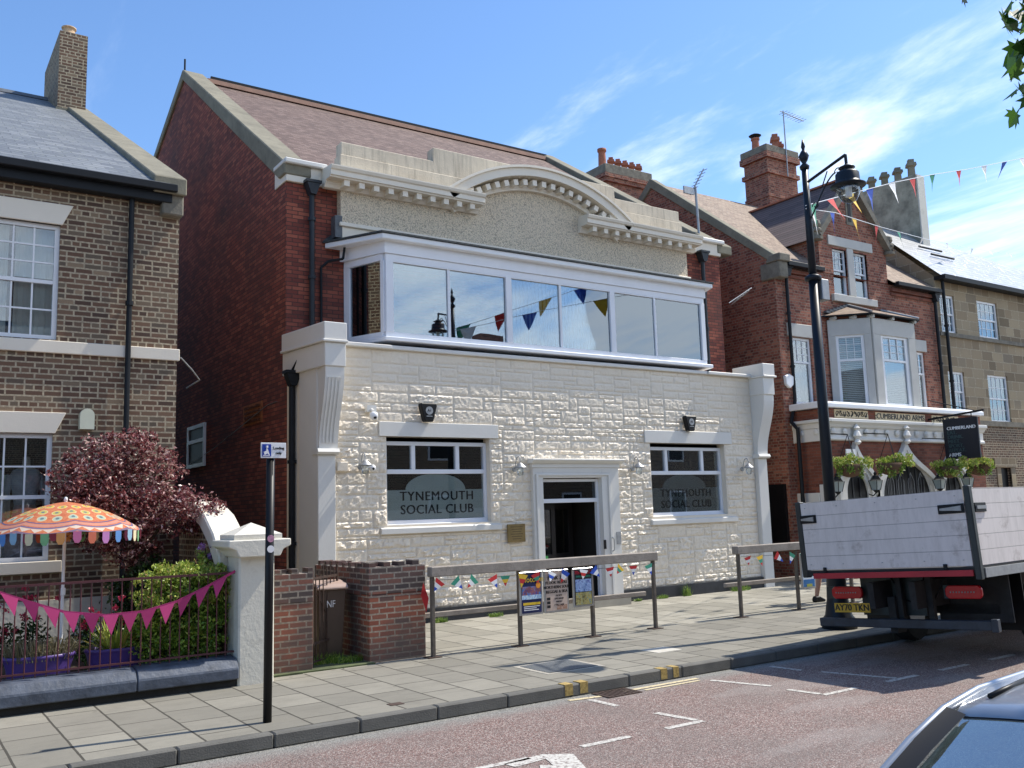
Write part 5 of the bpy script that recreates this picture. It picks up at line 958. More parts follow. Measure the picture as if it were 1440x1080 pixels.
B().lathe((24.2, 20.3, 14.45), [(.02, 0), (.12, .02), (.22, .10), (.10, .16), (.02, .18)], 10).build('cowl', m['pipe'], pc_)
m_ = thing('tv_aerial', 'thin television aerial on the pub chimney', 'aerial', (24.9, 19.6, 13.0)); B().tube((0, 0, 0), (0, 0, 2.35), .022).build('mast', m['galv'], m_, True); b = B().tube((-.15, 0, 2.3), (1.05, 0, 2.2), .014)
for i in range(8): b.tube((i * .14, -.18, 2.28 - i * .012), (i * .14, .18, 2.28 - i * .012), .008, n=5)
b.build('antenna', m['galv'], m_, True)
m_ = thing('tv_aerial', 'tall white pole aerial rising behind the right end of the club parapet', 'aerial', (17.25, 16.5, 8.3)); B().tube((0, 0, 0), (-.05, 0, 2.0), .035).build('mast', m['galv'], m_, True); b = B().tube((-.25, 0, 1.75), (.30, 0, 2.55), .018).box(-.48, -.02, 1.76, -.12, .02, 1.95)
for i in range(6): b.tube((-.1 + i * .075, -.15, 1.95 + i * .11), (-.1 + i * .075, .15, 1.95 + i * .11), .009, n=5)
b.build('antenna', m['galv'], m_, True)
m_ = thing('tv_aerial', 'small yagi aerial on the right brick corner of the club', 'aerial', (17.3, 15.6, 7.0)); b = B().tube((-.1, 0, 0), (.65, -.1, .45), .014)
for i in range(6): b.tube((.1 + i * .1, -.13, .12 + i * .06), (.1 + i * .1, .1, .0 + i * .06), .008, n=5)
b.build('antenna', m['galv'], m_, True)
# rear house with the six pot chimney
rh = thing('rear_house', 'house behind the club of which only the big red chimney with six pots shows', 'house', (22, 27, 0))
B().box(19.5, 25, 0, 25.5, 31, 10.5).prism([(25, 10.5), (28, 13.0), (31, 10.5)], 19.5, 25.5, 'x').build('wall', m['pub_brick'], rh)
rc = B().box(21.1, 24.6, 10, 23.15, 25.8, 13.75).box(21.0, 24.5, 13.75, 23.25, 25.9, 13.9).box(20.95, 24.45, 13.9, 23.3, 25.95, 14.05).box(21.05, 24.55, 12.6, 23.2, 25.85, 12.75).build('chimney', m['pub_brick'], rh)
B().box(20.98, 24.48, 14.05, 23.27, 25.92, 14.4).build('chimney_cap', m['old_stone'], rc, bevel=.02)
pot(rc, (21.3, 25.0, 14.4), .75, .17)
for i in range(5): pot(rc, (21.72 + i * .34, 25.0, 14.4), .5, .13, None, 1)
# ---------------------------------------------------------------- sandstone house at the right
sh = thing('sandstone_house', 'tan sandstone house with white sash windows and bright slate roof', 'house', (32, 16, 0))
SX = 26.22; sw1 = [(26.42, 27.22, 7.03, 8.22), (28.5, 29.7, 7.03, 8.24), (31.6, 32.8, 7.03, 8.24), (26.5, 27.38, 4.60, 5.84), (28.70, 29.90, 4.34, 5.85), (31.8, 33.0, 4.4, 5.85)]
b = B(); wall_grid(b, SX, 45, 4.2, 8.75, FY + .03, sw1, .2); b.poly((SX, FY + .03, 0), (SX, 20, 0), (SX, 20, 9), (SX, 17.8, 10.9), (SX, FY + .03, 8.75)); b.poly((45, FY, 0), (45, 20, 0), (45, 20, 9), (45, FY, 8.75)); b.build('wall', m['sandstone'], sh, fix=False)
b = B(); wall_grid(b, SX, 45, 0, 4.2, FY + .0, [(28.85, 29.45, 1.6, 2.9)], .2); b.build('ground_floor_wall', m['brown_brick'], sh, fix=False)
B().box(SX, FY - .04, 6.90, 45, FY + .05, 7.02).box(SX, FY - .05, 4.20, 45, FY + .05, 4.36).build('string_course', m['old_stone'], sh); B().box(28.5, FY - .05, 2.92, 29.8, FY + .05, 3.2).box(28.62, FY - .03, 1.3, 28.85, FY + .04, 2.92).box(29.45, FY - .03, 1.3, 29.7, FY + .04, 2.92).build('window_stone', m['sandstone'], sh)
B().box(28.85, FY + .1, 1.6, 29.45, FY + .12, 2.9).build('window', m['black'], sh)
for i, q in enumerate(sw1): w_ = sash(sh, q[0], q[1], q[2], q[3], FY + .08, 4, 2, fr=.07, gb=.018, lrows=2, gl=m['sky_glass']); room(q[0], q[1], q[2], q[3], FY + .25, 1.2, w_); curtain(w_, q[0], q[0] + (q[1] - q[0]) * .62, q[2], q[3], FY + .5, m['curtain'], .02, 14)
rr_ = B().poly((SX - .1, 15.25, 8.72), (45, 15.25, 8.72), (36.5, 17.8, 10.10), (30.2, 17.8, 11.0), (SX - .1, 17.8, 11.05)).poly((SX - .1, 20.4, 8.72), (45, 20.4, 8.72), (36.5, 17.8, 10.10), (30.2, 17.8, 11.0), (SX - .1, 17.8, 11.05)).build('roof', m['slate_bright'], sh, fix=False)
for q_ in (16.35, 16.75): B().tube((27.6, q_, 8.84 + (q_ - 15.25) * .9), (28.9, q_, 8.84 + (q_ - 15.25) * .9), .035, n=6).build('skylight_frame', m['pipe'], rr_)
B().box(SX, 15.16, 8.60, 45, 15.3, 8.74).box(SX, 15.3, 8.62, 45, FY + .03, 8.72).build('gutter', m['pipe'], sh); downpipe(sh, 26.45, FY - .1, 0, 8.6, .05, m['pipe'], None, (5.5, 7.2, 3.5))
sc_ = B().box(28.6, 17.25, 9.6, 29.0, 19.85, 13.0).build('chimney', plain('mottled grey render', (.36, .34, .25), .9, var=.45, vs=2.0, bump=.5, dirt=.7), sh); B().box(28.62, 17.2, 9.6, 29.03, 17.26, 12.98).build('chimney_edge', m['dirty_white'], sc_)
for i in range(5): pot(sc_, (28.8, 17.5 + i * .52, 13.0), .5 if i else .62, .15, m['coping'], 1)
# ---------------------------------------------------------------- pub fittings
m['dark_glass2'] = glassmat('dark leaded glass', (.1, .1, .1), .12)
def basket(x, y, z, label):
    t = thing('hanging_basket', label, 'hanging basket', (x, y, z), 'hanging baskets on the pub front')
    B().lathe((0, 0, 0), [(.05, -.30), (.18, -.26), (.27, -.12), (.30, 0), (.26, -.01)], 16).build('bowl', plain('coir basket', (.12, .07, .04), .95), t, True, True)
    b = B(); [leaves(b, (random.gauss(0, .2), random.gauss(0, .16), random.gauss(.03, .07)), (.13, .12, .10), 75, .07, up=1) for _ in range(20)]; b.build('foliage', m['lime_leaf'], t, True, fix=False)
    b = B(); [leaves(b, (.3 * math.cos(q), .27 * math.sin(q), -.05 - random.random() * .22), (.07, .07, .12), 38, .06, up=-1) for q in range(13)]; b.build('trailing_leaves', m['green_leaf'], t, True, fix=False)
    b = B()
    for a in range(3): b.tube((.27 * math.cos(a * 2.1), .27 * math.sin(a * 2.1), 0), (0, 0, .72), .008, n=4)
    b.tube((0, 0, .72), (0, JY - y - .08, .80), .014, n=6); b.build('chains', m['pipe'], t, True)
for x, z, lb in ((18.95, 2.88, 'leftmost hanging basket, left of the first ogee arch'), (20.55, 2.92, 'hanging basket between the first and middle arches'), (23.1, 2.84, 'hanging basket below the left edge of the swinging sign'), (24.55, 2.9, 'rightmost hanging basket, right of the swinging sign')): basket(x, 13.75, z, lb)
def lantern(x, z, label):
    t = thing('wall_lantern', label, 'lantern', (x, 14.25, z), 'pub wall lanterns'); t.scale = (.78, .78, .78)
    B().add([(-.09, -.09, -.18), (.09, -.09, -.18), (.09, .09, -.18), (-.09, .09, -.18), (-.15, -.15, .12), (.15, -.15, .12), (.15, .15, .12), (-.15, .15, .12)], [(0, 1, 2, 3), (4, 5, 6, 7), (0, 1, 5, 4), (1, 2, 6, 5), (2, 3, 7, 6), (3, 0, 4, 7)]).build('glass', m['lanternglass'], t, True)
    b = B()
    for sx_ in (-1, 1):
        for sy_ in (-1, 1): b.tube((sx_ * .092, sy_ * .092, -.19), (sx_ * .153, sy_ * .153, .13), .012, n=5)
    b.lathe((0, 0, .12), [(.24, 0), (.2, .03), (.10, .16), (.05, .18), (.06, .24), (.01, .30)], 4).lathe((0, 0, -.2), [(.02, -.08), (.10, -.02), (.13, .02)], 4).path([(0, 0, -.26), (0, .12, -.36), (0, .36, -.28)], .018, 6).lathe((0, .38, -.28), [(.07, -.1), (.07, .1)], 8); b.build('frame', m['pipe'], t, True)
m['lanternglass'] = plain('milky lantern glass', (.36, .43, .44), .2)
for x, z, lb in ((19.1, 2.40, 'pub lantern left of the first arch'), (20.62, 2.42, 'pub lantern between the first and middle arches'), (23.42, 2.42, 'pub lantern between the middle and right arches'), (24.8, 2.45, 'pub lantern right of the last arch')): lantern(x, z, lb)
hs = thing('hanging_sign', 'dark square pub sign hanging from a black bracket', 'hanging sign', (23.6, 14.4, 4.2))
B().obb((23.6, 14.52, 4.16), (23.6, 12.95, 4.27), .05, .04).tube((23.6, 13.3, 4.24), (23.6, 13.3, 4.12), .012).tube((23.6, 14.0, 4.2), (23.6, 14.0, 4.12), .012).tube((23.6, 14.5, 4.7), (23.6, 13.2, 4.28), .012).build('bracket', m['pipe'], hs)
sb = B().box(23.57, 13.14, 3.04, 23.63, 14.10, 4.12).build('board', m['navy'], hs, bevel=.008)
dim = plain('dim grey print', (.035, .075, .08), .5)
for i, (s, mt, sz) in enumerate((('CUMBERLAND', m['white'], .122), ('EAT.', dim, .135), ('DRINK.', dim, .135), ('MEET.', dim, .135), ('SPORT.', dim, .135), ('REPEAT.', dim, .135), ('ARMS', m['white'], .135))): text(s, sz, (23.565, 13.99, 3.86 - i * .118), mt, sb, rot=(R(90), 0, R(-90)), align='LEFT', off=.004)
# ---------------------------------------------------------------- street lamp and buntings
lp_ = thing('street_lamp', 'tall dark blue cast iron street lamp with bracket arm and bell lantern', 'street lamp', (12.12, 9.2, PZ))
lm = plain('dark blue black lamp paint', (.010, .015, .022), .42, var=.15, spec=.3)
B().lathe((0, 0, 0), [(.26, 0), (.26, .12), (.20, .20), (.16, .42), (.14, .80), (.17, .84), (.17, .90), (.115, .98), (.105, 1.3)], 16).build('base', lm, lp_, True, True)
B().tube((0, 0, 1.2), (0, 0, 5.45), .088, .074, 16).tube((0, 0, 5.45), (-.0, 0, 7.28), .062, .052, 16).lathe((0, 0, 5.40), [(.085, 0), (.13, .02), (.13, .07), (.08, .10)], 16).build('post', lm, lp_, True, True)
B().lathe((0, 0, 7.26), [(.07, 0), (.08, .05), (.03, .1), (.06, .15), (.085, .22), (.05, .29), (.02, .33), (.035, .38), (.012, .5)], 12).build('finial', lm, lp_, True, True)
b = B().tube((0, 0, 7.02), (0, -.77, 7.24), .024).tube((0, -.77, 7.24), (0, -.775, 7.08), .024)
cv = [(0, -.05 - .52 * (i / 10) ** .9, 6.42 + .60 * (1 - (1 - i / 10) ** 1.6)) for i in range(11)]; b.path(cv, .013, 6)
for (cy_, cz, s) in ((-.16, 6.60, 1), (-.62, 7.02, -1)): b.path([(0, cy_ + .07 * math.cos(a) * (1 - a / 9), cz + .07 * math.sin(a) * (1 - a / 9)) for a in [q * .5 for q in range(14)]], .009, 5)
b.tube((0, -.30, 6.86), (0, -.42, 7.09), .010).build('arm', lm, lp_, True)
k_ = .79; HP = (0, -.775, 6.72)
B().lathe(HP, [(r * k_, z * k_) for r, z in [(.33, 0), (.34, .03), (.25, .07), (.23, .12), (.225, .26), (.19, .30), (.11, .31), (.11, .36), (.16, .38), (.15, .40), (.06, .44), (.03, .47)]], 28).build('hood', lm, lp_, True, True)
B().lathe(HP, [(r * k_, z * k_) for r, z in [(.21, .02), (.22, -.04), (.21, -.14), (.15, -.27), (.06, -.33), (.01, -.34)]], 22).build('lamp_globe', m['lampglass'], lp_, True, True); B().tube((0, -.775, 6.72), (0, -.775, 6.56), .05).build('bulb', m['white'], lp_, True)
tag(B().box(12.20, 9.10, 5.22, 12.38, 9.30, 5.56).build('control_box', m['galv'], bevel=.01), 'small grey box clamped to the street lamp below its collar', 'control box')
FC = {'r': plain('red flag cloth', (.55, .03, .03), .8), 'w': plain('white flag cloth', (.80, .80, .80), .8), 'b': plain('blue flag cloth', (.02, .08, .45), .8), 'y': plain('yellow flag cloth', (.75, .48, .04), .8), 'g': plain('green flag cloth', (.04, .28, .18), .8)}
def bunting(name, label, pts, flags, size, wdt, rope=.008):
    t = thing(name, label, 'bunting', pts[0]); B().path(pts, rope, 5).build('cord', m['white_paint'], t)
    P_ = [Vector(p) for p in pts]; ln = [0]
    for p, q in zip(P_[:-1], P_[1:]): ln.append(ln[-1] + (q - p).length)
    def at(s):
        for i in range(len(ln) - 1):
            if s <= ln[i + 1] or i == len(ln) - 2: return P_[i].lerp(P_[i + 1], (s - ln[i]) / (ln[i + 1] - ln[i]))
    for s, c in flags:
        a, e = at(s), at(s + wdt); sw = Vector((random.gauss(0, .2), random.gauss(0, .3), 0)) * size * .8; mid = (a + e) / 2 + Vector((0, 0, -size)) + sw
        B().add([a, e, (e + mid) / 2 + Vector((0, .02, 0)), mid, (a + mid) / 2 + Vector((0, -.02, 0))], [(0, 1, 2, 4), (4, 2, 3)]).build('pennant', FC[c], t, fix=False)
    return t
random.seed(5)
p1 = [(12.02, 9.16, 6.75), (14.38, 10.05, 7.61), (16.89, 10.65, 8.49), (19.35, 11.28, 9.31), (21.92, 11.84, 10.11), (26.09, 12.45, 11.43), (30.2, 13.1, 12.78)]
bunting('street_bunting', 'upper string of coloured pennants rising to the right from the street lamp', p1, [(.2, 'g'), (1.3, 'r'), (2.6, 'y'), (3.7, 'b'), (5.0, 'w'), (6.4, 'r'), (7.9, 'g'), (9.9, 'r'), (11.8, 'w'), (13.4, 'b'), (14.8, 'w')], .44, .42)
p2 = [(12.02, 9.16, 6.7), (14.24, 10.21, 7.29), (18.45, 12.08, 8.17), (24.84, 14.84, 9.53), (32.77, 17.74, 11.06), (42.37, 20.69, 12.79)]
bunting('street_bunting', 'lower string of coloured pennants crossing before the pub dormer', p2, [(.3, 'w'), (2.0, 'b'), (4.0, 'y'), (6.5, 'r'), (9.4, 'g'), (13.5, 'w'), (17.4, 'w'), (22.3, 'w'), (25.4, 'w'), (29.7, 'w')], .46, .44)
# ---------------------------------------------------------------- loading sign
ls = thing('loading_sign', 'black pole on the kerb edge with a small white and blue loading only sign', 'sign', (3.12, 8.9, PZ))
B().tube((0, 0, 0), (0.02, 0, 2.52), .041, .041, 16).lathe((.02, 0, 2.52), [(.041, 0), (.03, .02), (.005, .03)], 12).build('pole', m['black'], ls, True, True)
pl = B().box(-.10, -.062, 2.50, .155, -.055, 2.65).build('sign_plate', m['white'], ls, True, bevel=.002); B().box(-.06, -.055, 2.53, .08, -.03, 2.56).build('clamp', m['galv'], ls, True)
B().box(-.088, -.065, 2.515, .002, -.0625, 2.635).build('blue_square', m['blue'], pl, True)
b = B().lathe((-.04, -.066, 2.61), [(.011, -.011), (.011, .011)], 10).prism([(-.062, 2.53), (-.035, 2.545), (-.02, 2.53), (-.012, 2.53), (-.028, 2.575), (-.035, 2.595), (-.047, 2.595), (-.05, 2.57), (-.075, 2.56)], -.0668, -.0655).box(-.08, -.0668, 2.522, -.01, -.0655, 2.529); b.build('porter_symbol', m['white'], pl, True)
text('Loading', .038, (.078, -.0635, 2.597), m['blackp'], pl, sx=.95, off=.0006, local=True); text('only', .038, (.078, -.0635, 2.548), m['blackp'], pl, sx=.95, off=.0006, local=True)
b = B(); b.lathe((0, 0, 0), [(.035, 0), (.035, .003)], 14); o = b.build('sticker', m['white'], ls, True); o.rotation_euler = (R(90), 0, 0); o.location = (0.01, -.042, 1.62)
b = B(); b.lathe((0, 0, 0), [(.035, 0), (.035, .003)], 14); o = b.build('sticker', plain('pink sticker', (.5, .25, .35), .5, var=.4, vs=60), ls, True); o.rotation_euler = (R(90), 0, 0); o.location = (0.01, -.042, 1.72)
# ---------------------------------------------------------------- timber rails and posters
def rail(name, label, x0, x1, posts, ylow, xl0):
    t = thing(name, label, 'fence', (x0, 11.2, PZ), 'timber rails along the club forecourt'); bm2 = B().box(x0, 11.13, 1.19, x1, 11.27, 1.325).build('beam', m['timber'], t, bevel=.01)
    for x in posts: B().box(x - .027, 11.17, PZ - .02, x + .027, 11.23, 1.19).build('post', m['old_timber'], t, bevel=.008); B().box(x - .1, 11.13, PZ, x + .1, 11.30, PZ + .012).build('foot_plate', m['rust'], t)
    B().box(xl0, 11.2 + .25, .62, x1, 11.26 + .25, .69).build('lower_rail', m['timber'], t, bevel=.008)
    return t
rail('timber_rail', 'grey timber rail on four posts carrying posters before the club door', 6.16, 10.27, (6.20, 7.62, 8.95, 10.21), 0, 6.16)
rail('timber_rail', 'second grey timber rail running behind the truck before the pub', 12.10, 18.4, (12.17, 13.66, 15.2, 16.8), 0, 12.1)
def poster(x0, x1, z0, z1, label, bgc, y=11.13):
    t = thing('poster_board', label, 'poster', ((x0 + x1) / 2, y, z0), 'poster boards hung on the timber rails'); B().box(x0, y - .02, z0, x1, y + .012, z1).build('frame', m['silver'], t, bevel=.004)
    p_ = B().box(x0 + .028, y - .023, z0 + .028, x1 - .028, y - .0205, z1 - .02).build('sheet', bgc, t); return t, p_
def blocks(name, c1, c2, c3, sc): 
    t = MT(name); a = t.noise(t.pos(), sc, 3, .6); return t.fin(t.ramp(a, [(.3, c1), (.5, c2), (.65, c3)]), .5)
t, s = poster(7.57, 7.97, .56, 1.165, 'dark blue poster board with yellow title, leftmost on the rail', plain('navy poster', (.012, .02, .09), .4)); y = 11.13
text('Motown', .115, (7.79, y - .025, 1.055), m['yellow'], s, sx=1.0); b = B().box(7.61, y - .0255, .84, 7.93, y - .0235, .96).build('picture', blocks('dancers picture', (.02, .05, .35), (.35, .12, .08), (.10, .25, .6), 16), s)
B().box(7.60, y - .0265, .78, 7.94, y - .0235, .84).build('cloud_band', blocks('cloud band', (.25, .45, .7), (.6, .75, .85), (.2, .35, .65), 20), s); o = B().lathe((0, 0, 0), [(.042, 0), (.042, .003)], 18).build('orange_disc', plain('orange print', (.85, .33, .03), .5), s); o.rotation_euler = (R(90), 0, 0); o.location = (7.89, y - .026, .97)
B().box(7.62, y - .0265, .70, 7.92, y - .0235, .735).build('title_strip', m['yellow'], s)
for i, wd in enumerate((.28, .22, .26)): B().box(7.63, y - .0265, .675 - i * .025, 7.63 + wd, y - .0235, .685 - i * .025).build('text_line', m['white'], s)
t, s = poster(8.00, 8.44, .56, 1.165, 'beige poster board with black lettering, middle of the three', plain('beige poster', (.55, .42, .34), .5))
for i, q in enumerate(('FUNK 70s', 'FLOOR FILLERS', 'NORTHERN SOUL', 'REGGAE & SKA')): text(q, .058 if i else .075, (8.22, y - .025, 1.05 - i * .065), m['blackp'], s, off=.0008)
for i in range(4): text(('DJ SETS', 'LIVE BAND', 'FRIDAY', '7 TILL LATE')[i], .034, (8.26, y - .025, .80 - i * .045), m['blackp'], s)
for i in range(3): B().box(8.04, y - .0255, .74 - i * .055, 8.10, y - .0235, .78 - i * .055).build('picture', m['blackp'], s)
B().box(8.22, y - .0255, .60, 8.40, y - .0235, .66).build('picture', blocks('dancers strip', (.1, .05, .04), (.4, .2, .12), (.55, .42, .34), 40), s)
t, s = poster(8.53, 8.91, .60, 1.165, 'black and photo collage poster board, rightmost by the third post', plain('black poster', (.02, .02, .025), .4))
text('70s DISCO', .07, (8.72, y - .025, 1.10), plain('red print', (.6, .03, .05), .5), s, off=.0008); text('EVERY MONTH', .04, (8.72, y - .025, 1.04), plain('green print', (.03, .3, .2), .5), s)
B().box(8.57, y - .0255, .82, 8.87, y - .0235, 1.0).build('picture', blocks('blue photo', (.04, .08, .35), (.35, .5, .75), (.12, .15, .4), 22), s); B().box(8.57, y - .0255, .63, 8.87, y - .0235, .81).build('picture', blocks('people photo', (.06, .04, .03), (.45, .38, .12), (.08, .2, .25), 24), s)
t, s = poster(13.68, 14.06, .50, 1.13, 'pale blue beach poster board on the second rail beside the truck', blocks('beach poster', (.45, .6, .75), (.62, .72, .8), (.75, .78, .8), 5)); text('SEASIDE', .065, (13.87, y - .025, 1.02), m['blue'], s); B().box(13.72, y - .0255, .53, 14.02, y - .0235, .66).build('sea_strip', plain('deep sea print', (.03, .16, .4), .5), s); B().box(13.80, y - .027, .53, 13.95, y - .0258, .58).build('dune', plain('yellow green print', (.4, .42, .08), .5), s)
random.seed(9)
def flagline(label, x0, x1, n, name='nation_flag_bunting'):
    t = thing(name, label, 'bunting', (x0, 11.1, 1.14)); B().path([(x0 + (x1 - x0) * i / 8, 11.10, 1.155 - .02 * math.sin(math.pi * (i % 4) / 4)) for i in range(9)], .004, 4).build('cord', m['black'], t)
    cs = [('b', 'w', 'r'), ('g', 'y', 'r'), ('r', 'w', 'b'), ('w', 'r', 'w'), ('y', 'r', 'y'), ('g', 'w', 'b'), ('b', 'w', 'b'), ('r', 'g', 'r'), ('g', 'w', 'r'), ('r', 'w', 'r'), ('w', 'b', 'w'), ('r', 'w', 'b'), ('y', 'g', 'r')]
    for i in range(n):
        x = x0 + .12 + (x1 - x0 - .3) * (i + random.uniform(-.2, .2)) / (n - 1); sz = random.uniform(.14, .21); ang = random.uniform(-.9, .9); d = Vector((math.sin(ang), random.uniform(-.15, .05), -math.cos(ang))); s_ = Vector((math.cos(ang) * .085, 0, math.sin(ang) * .085)); c = cs[(i * 3 + n) % 13]; p = Vector((x, 11.085, 1.14))
        a, e, tip = p - s_, p + s_, p + d * sz; lv = [(a, e)] + [(a.lerp(tip, f), e.lerp(tip, f)) for f in (.33, .66)] + [(tip, tip)]
        pn = None
        for k in range(3):
            bb = B(); vs = [lv[k][0], lv[k][1], lv[k + 1][1]] + ([lv[k + 1][0]] if k < 2 else []); bb.add(vs, [tuple(range(len(vs)))])
            q = bb.build('pennant' if k == 0 else 'flag_stripe', FC[c[k]], pn or t, fix=False); pn = pn or q
flagline('small nation flags strung under the timber rail with the posters', 6.15, 10.2, 15); flagline('small nation flags strung under the second timber rail', 12.15, 15.5, 9)
rope = [(6.18, 11.12, 1.15), (6.1, 11.3, .95), (6.2, 11.35, .75), (6.3, 11.4, .62)]
tag(B().add([(6.12, 11.3, 1.12), (6.2, 11.3, .9), (6.16, 11.3, .72), (6.08, 11.3, .95)], [(0, 1, 2, 3)]).build('loose_pennant', FC['r'], fix=False), 'crumpled red pennant hanging at the left end of the rail', 'pennant')
# weeds along the plinth
random.seed(21)
for k, (x, y, r_, h, lb) in enumerate([(7.6, 14.6, .18, .12, 'grass tuft at the plinth behind the left poster'), (8.25, 14.62, .14, .10, 'grass tuft at the plinth behind the beige poster'), (9.4, 14.6, .16, .09, 'grass tuft at the plinth left of the door step'), (13.6, 14.66, .16, .09, 'low weeds at the plinth under the right window'), (14.3, 14.65, .12, .26, 'taller weed at the plinth under the right window'), (15.9, 14.6, .3, .14, 'weed patch at the plinth near the right pilaster'), (4.9, 11.75, .26, .16, 'grass tuft growing through the gate bottom'), (5.15, 11.6, .2, .12, 'small weeds beside the castellated brick wall'), (12.9, 14.64, .1, .06, 'tiny weed right of the doorway')]):
    t = thing('weed', lb, 'weed', (x, y, PZ)); b = B()
    for _ in range(int(160 * r_ / .18)):
        a = random.uniform(0, 6.28); q = random.random() ** .5 * r_; p = Vector((x + q * math.cos(a), y + .35 * q * math.sin(a), PZ)); b.add([p, p + Vector((.009, 0, 0)), p + Vector((random.gauss(0, .04), random.gauss(0, .03), h * random.uniform(.4, 1.1)))], [(0, 1, 2)])
    leaves(b, (x, y, PZ + h * .4), (r_, r_ * .4, h * .4), 50, .04); b.build('blades', m['green_leaf'], t, fix=False)
# ---------------------------------------------------------------- flatbed truck
tk = thing('flatbed_truck', 'flatbed truck with white plank dropsides parked at the kerb, seen from behind', 'truck', (10.36, 8.30, 0), rot=(R(-3), 0, R(4.5)))
W_, Ln = 2.34, 6.6; zb0, zb1 = 1.13, 2.02
t = MT('grubby white dropside boards'); o_ = t.obj(); s_ = t.N('ShaderNodeSeparateXYZ'); t.l.new(o_, s_.inputs[0]); fr = t.M('ABSOLUTE', t.M('SUBTRACT', t.M('FRACT', t.M('DIVIDE', t.M('SUBTRACT', s_.outputs[2], 1.13), .178)), .5)); ln_ = t.M('GREATER_THAN', fr, .482)
mp = t.N('ShaderNodeMapping'); t.l.new(o_, mp.inputs[0]); mp.inputs['Scale'].default_value = (7, 7, 1.6); c = t.mix(t.rng(t.noise(mp.outputs[0], 1.4, 7, .7), .42, .7, 0, .55), (.74, .69, .66), (.52, .48, .45)); c = t.mix(t.rng(t.noise(o_, 3, 7, .7), .56, .70, 0, .6), c, (.30, .25, .21)); c = t.mix(t.M('MULTIPLY', ln_, .7), c, (.12, .11, .11))
t.bump(t.M('SUBTRACT', 1, ln_), .6, .006); m['boards'] = t.fin(c, .45)
tm = plain('dark truck steel', (.02, .028, .03), .45, var=.3, vs=6); tr_m = plain('dirty dark undercarriage', (.02, .02, .02), .8, var=.4, vs=8)
B().box(0, -W_ + .06, zb0, .035, -.05, zb1).build('tailboard', m['boards'], tk, True); 
for y0, nm in ((-.03, 'side_board'), (-W_, 'side_board')): B().box(.09, y0, zb0, Ln, y0 + .03, zb1 + .01).build(nm, m['boards'], tk, True)
B().box(-.01, -.055, zb0 - .1, .09, .03, zb1 + .02).build('corner_post', tm, tk, True, bevel=.01); B().box(-.02, -W_ - .03, zb0 - .16, .06, -W_ + .045, zb1 + .04).build('corner_post', tm, tk, True, bevel=.01)
B().box(-.0, -W_, zb0 - .08, Ln, 0, zb0 - .01).build('bed', tr_m, tk, True); B().box(-.025, -W_ + .06, zb0 - .115, -.002, -.15, zb0 - .045).build('red_rail', plain('red painted rail', (.40, .015, .03), .45, var=.15), tk, True)
B().box(.1, -W_ - .03, zb0 - .14, Ln, -W_ + .05, zb0 - .03).build('side_rail', m['galv'], tk, True)
B().box(Ln - .05, -W_, zb0, Ln, 0, zb1).build('headboard', tm, tk, True)
def latch(p, L_, parent, along='y', s=1):
    x, y, z = p
    bb = B().box(x - .012, y, z - .055, x, y + L_, z + .055) if along == 'y' else B().box(x, y - .012, z - .055, x + L_, y, z + .055)
    q = bb.build('latch', m['pipe'], parent, True, bevel=.004)
    bb = B().add([(x - .03, y + .03, z - .03), (x - .03, y + .03, z + .03), (x - .03, y + L_ - .03, z + .012), (x - .03, y + L_ - .03, z - .012), (x - .012, y + .03, z - .03), (x - .012, y + .03, z + .03), (x - .012, y + L_ - .03, z + .012), (x - .012, y + L_ - .03, z - .012)], [(0, 1, 2, 3), (0, 1, 5, 4), (1, 2, 6, 5), (2, 3, 7, 6), (3, 0, 4, 7)]) if along == 'y' else B().box(x + .02, y - .03, z - .02, x + L_ - .03, y - .012, z + .02)
    bb.build('handle', m['galv'], q, True)
latch((-.002, -.28, 1.80), .25, tk); latch((-.002, -W_ + .06, 1.80), .32, tk); latch((.1, -W_ - .005, 1.80), .28, tk, 'x')
for y in (-.34, -W_ + .36): B().box(.47, y, .72, .53, y + .0 + .34, .88).build('lamp_bracket', tm, tk, True)
for y in (-.52, -W_ + .24):
    q = B().prism([(y, .72), (y + .38, .72), (y + .42, .76), (y + .42, .84), (y + .38, .88), (y, .88), (y - .03, .84), (y - .03, .76)], .425, .47, 'x').build('tail_lamp', plain('red lamp lens', (.50, .012, .02), .2), tk, True, bevel=.01)
    b = B()
    for i in range(9): b.lathe((.422, y + .06 + i * .036, .80), [(.008, -.008), (.008, .008)], 6)
    b.build('reflector_dots', m['galv'], q, True)
for y in (-.35, -1.98): B().box(-.02, y, zb0 - .04, .0, y + .05, zb0 + .03).build('hinge', m['pipe'], tk, True, bevel=.006)
for y in (-.12, -.6, -1.15, -1.7, -2.18):
    for z in (1.2, 1.95): B().lathe((0, 0, 0), [(.009, -.004), (.009, .004)], 8).build('bolt', m['galv'], tk, True).location = (-.002, y, z)
B().sweep([(.5, -.95, .98), (.52, -1.1, .70), (.5, -1.3, .64), (.52, -1.5, .72), (.5, -1.65, .95)], .012, 6).build('wiring', m['black'], tk, True)
np_ = B().box(.33, -.70, .55, .345, -.18, .67).build('number_plate', plain('yellow plate', (.62, .38, .03), .4), tk, True); text('AY70 TKN', .118, (.328, -.44, .61), m['blackp'], np_, rot=(R(90), 0, R(-90)), off=.002, local=True, sx=.93)
B().box(.26, -W_ + .03, .37, .34, .03, .48).box(.24, -W_ - .01, .35, .32, -W_ + .07, .50).build('bumper_bar', plain('blue black bumper steel', (.03, .04, .055), .45, var=.4, vs=5, dirt=.3), tk, True, bevel=.008)
b = B().box(.40, -1.12, .45, .47, -1.05, 1.02).box(.35, -1.55, .45, .42, -1.48, 1.02).box(.1, -.92, .62, 8.0, -.84, .95).box(.1, -1.48, .62, 8.0, -1.40, .95).box(.9, -2.1, .5, 1.0, -.2, .62); b.build('chassis', tr_m, tk, True)
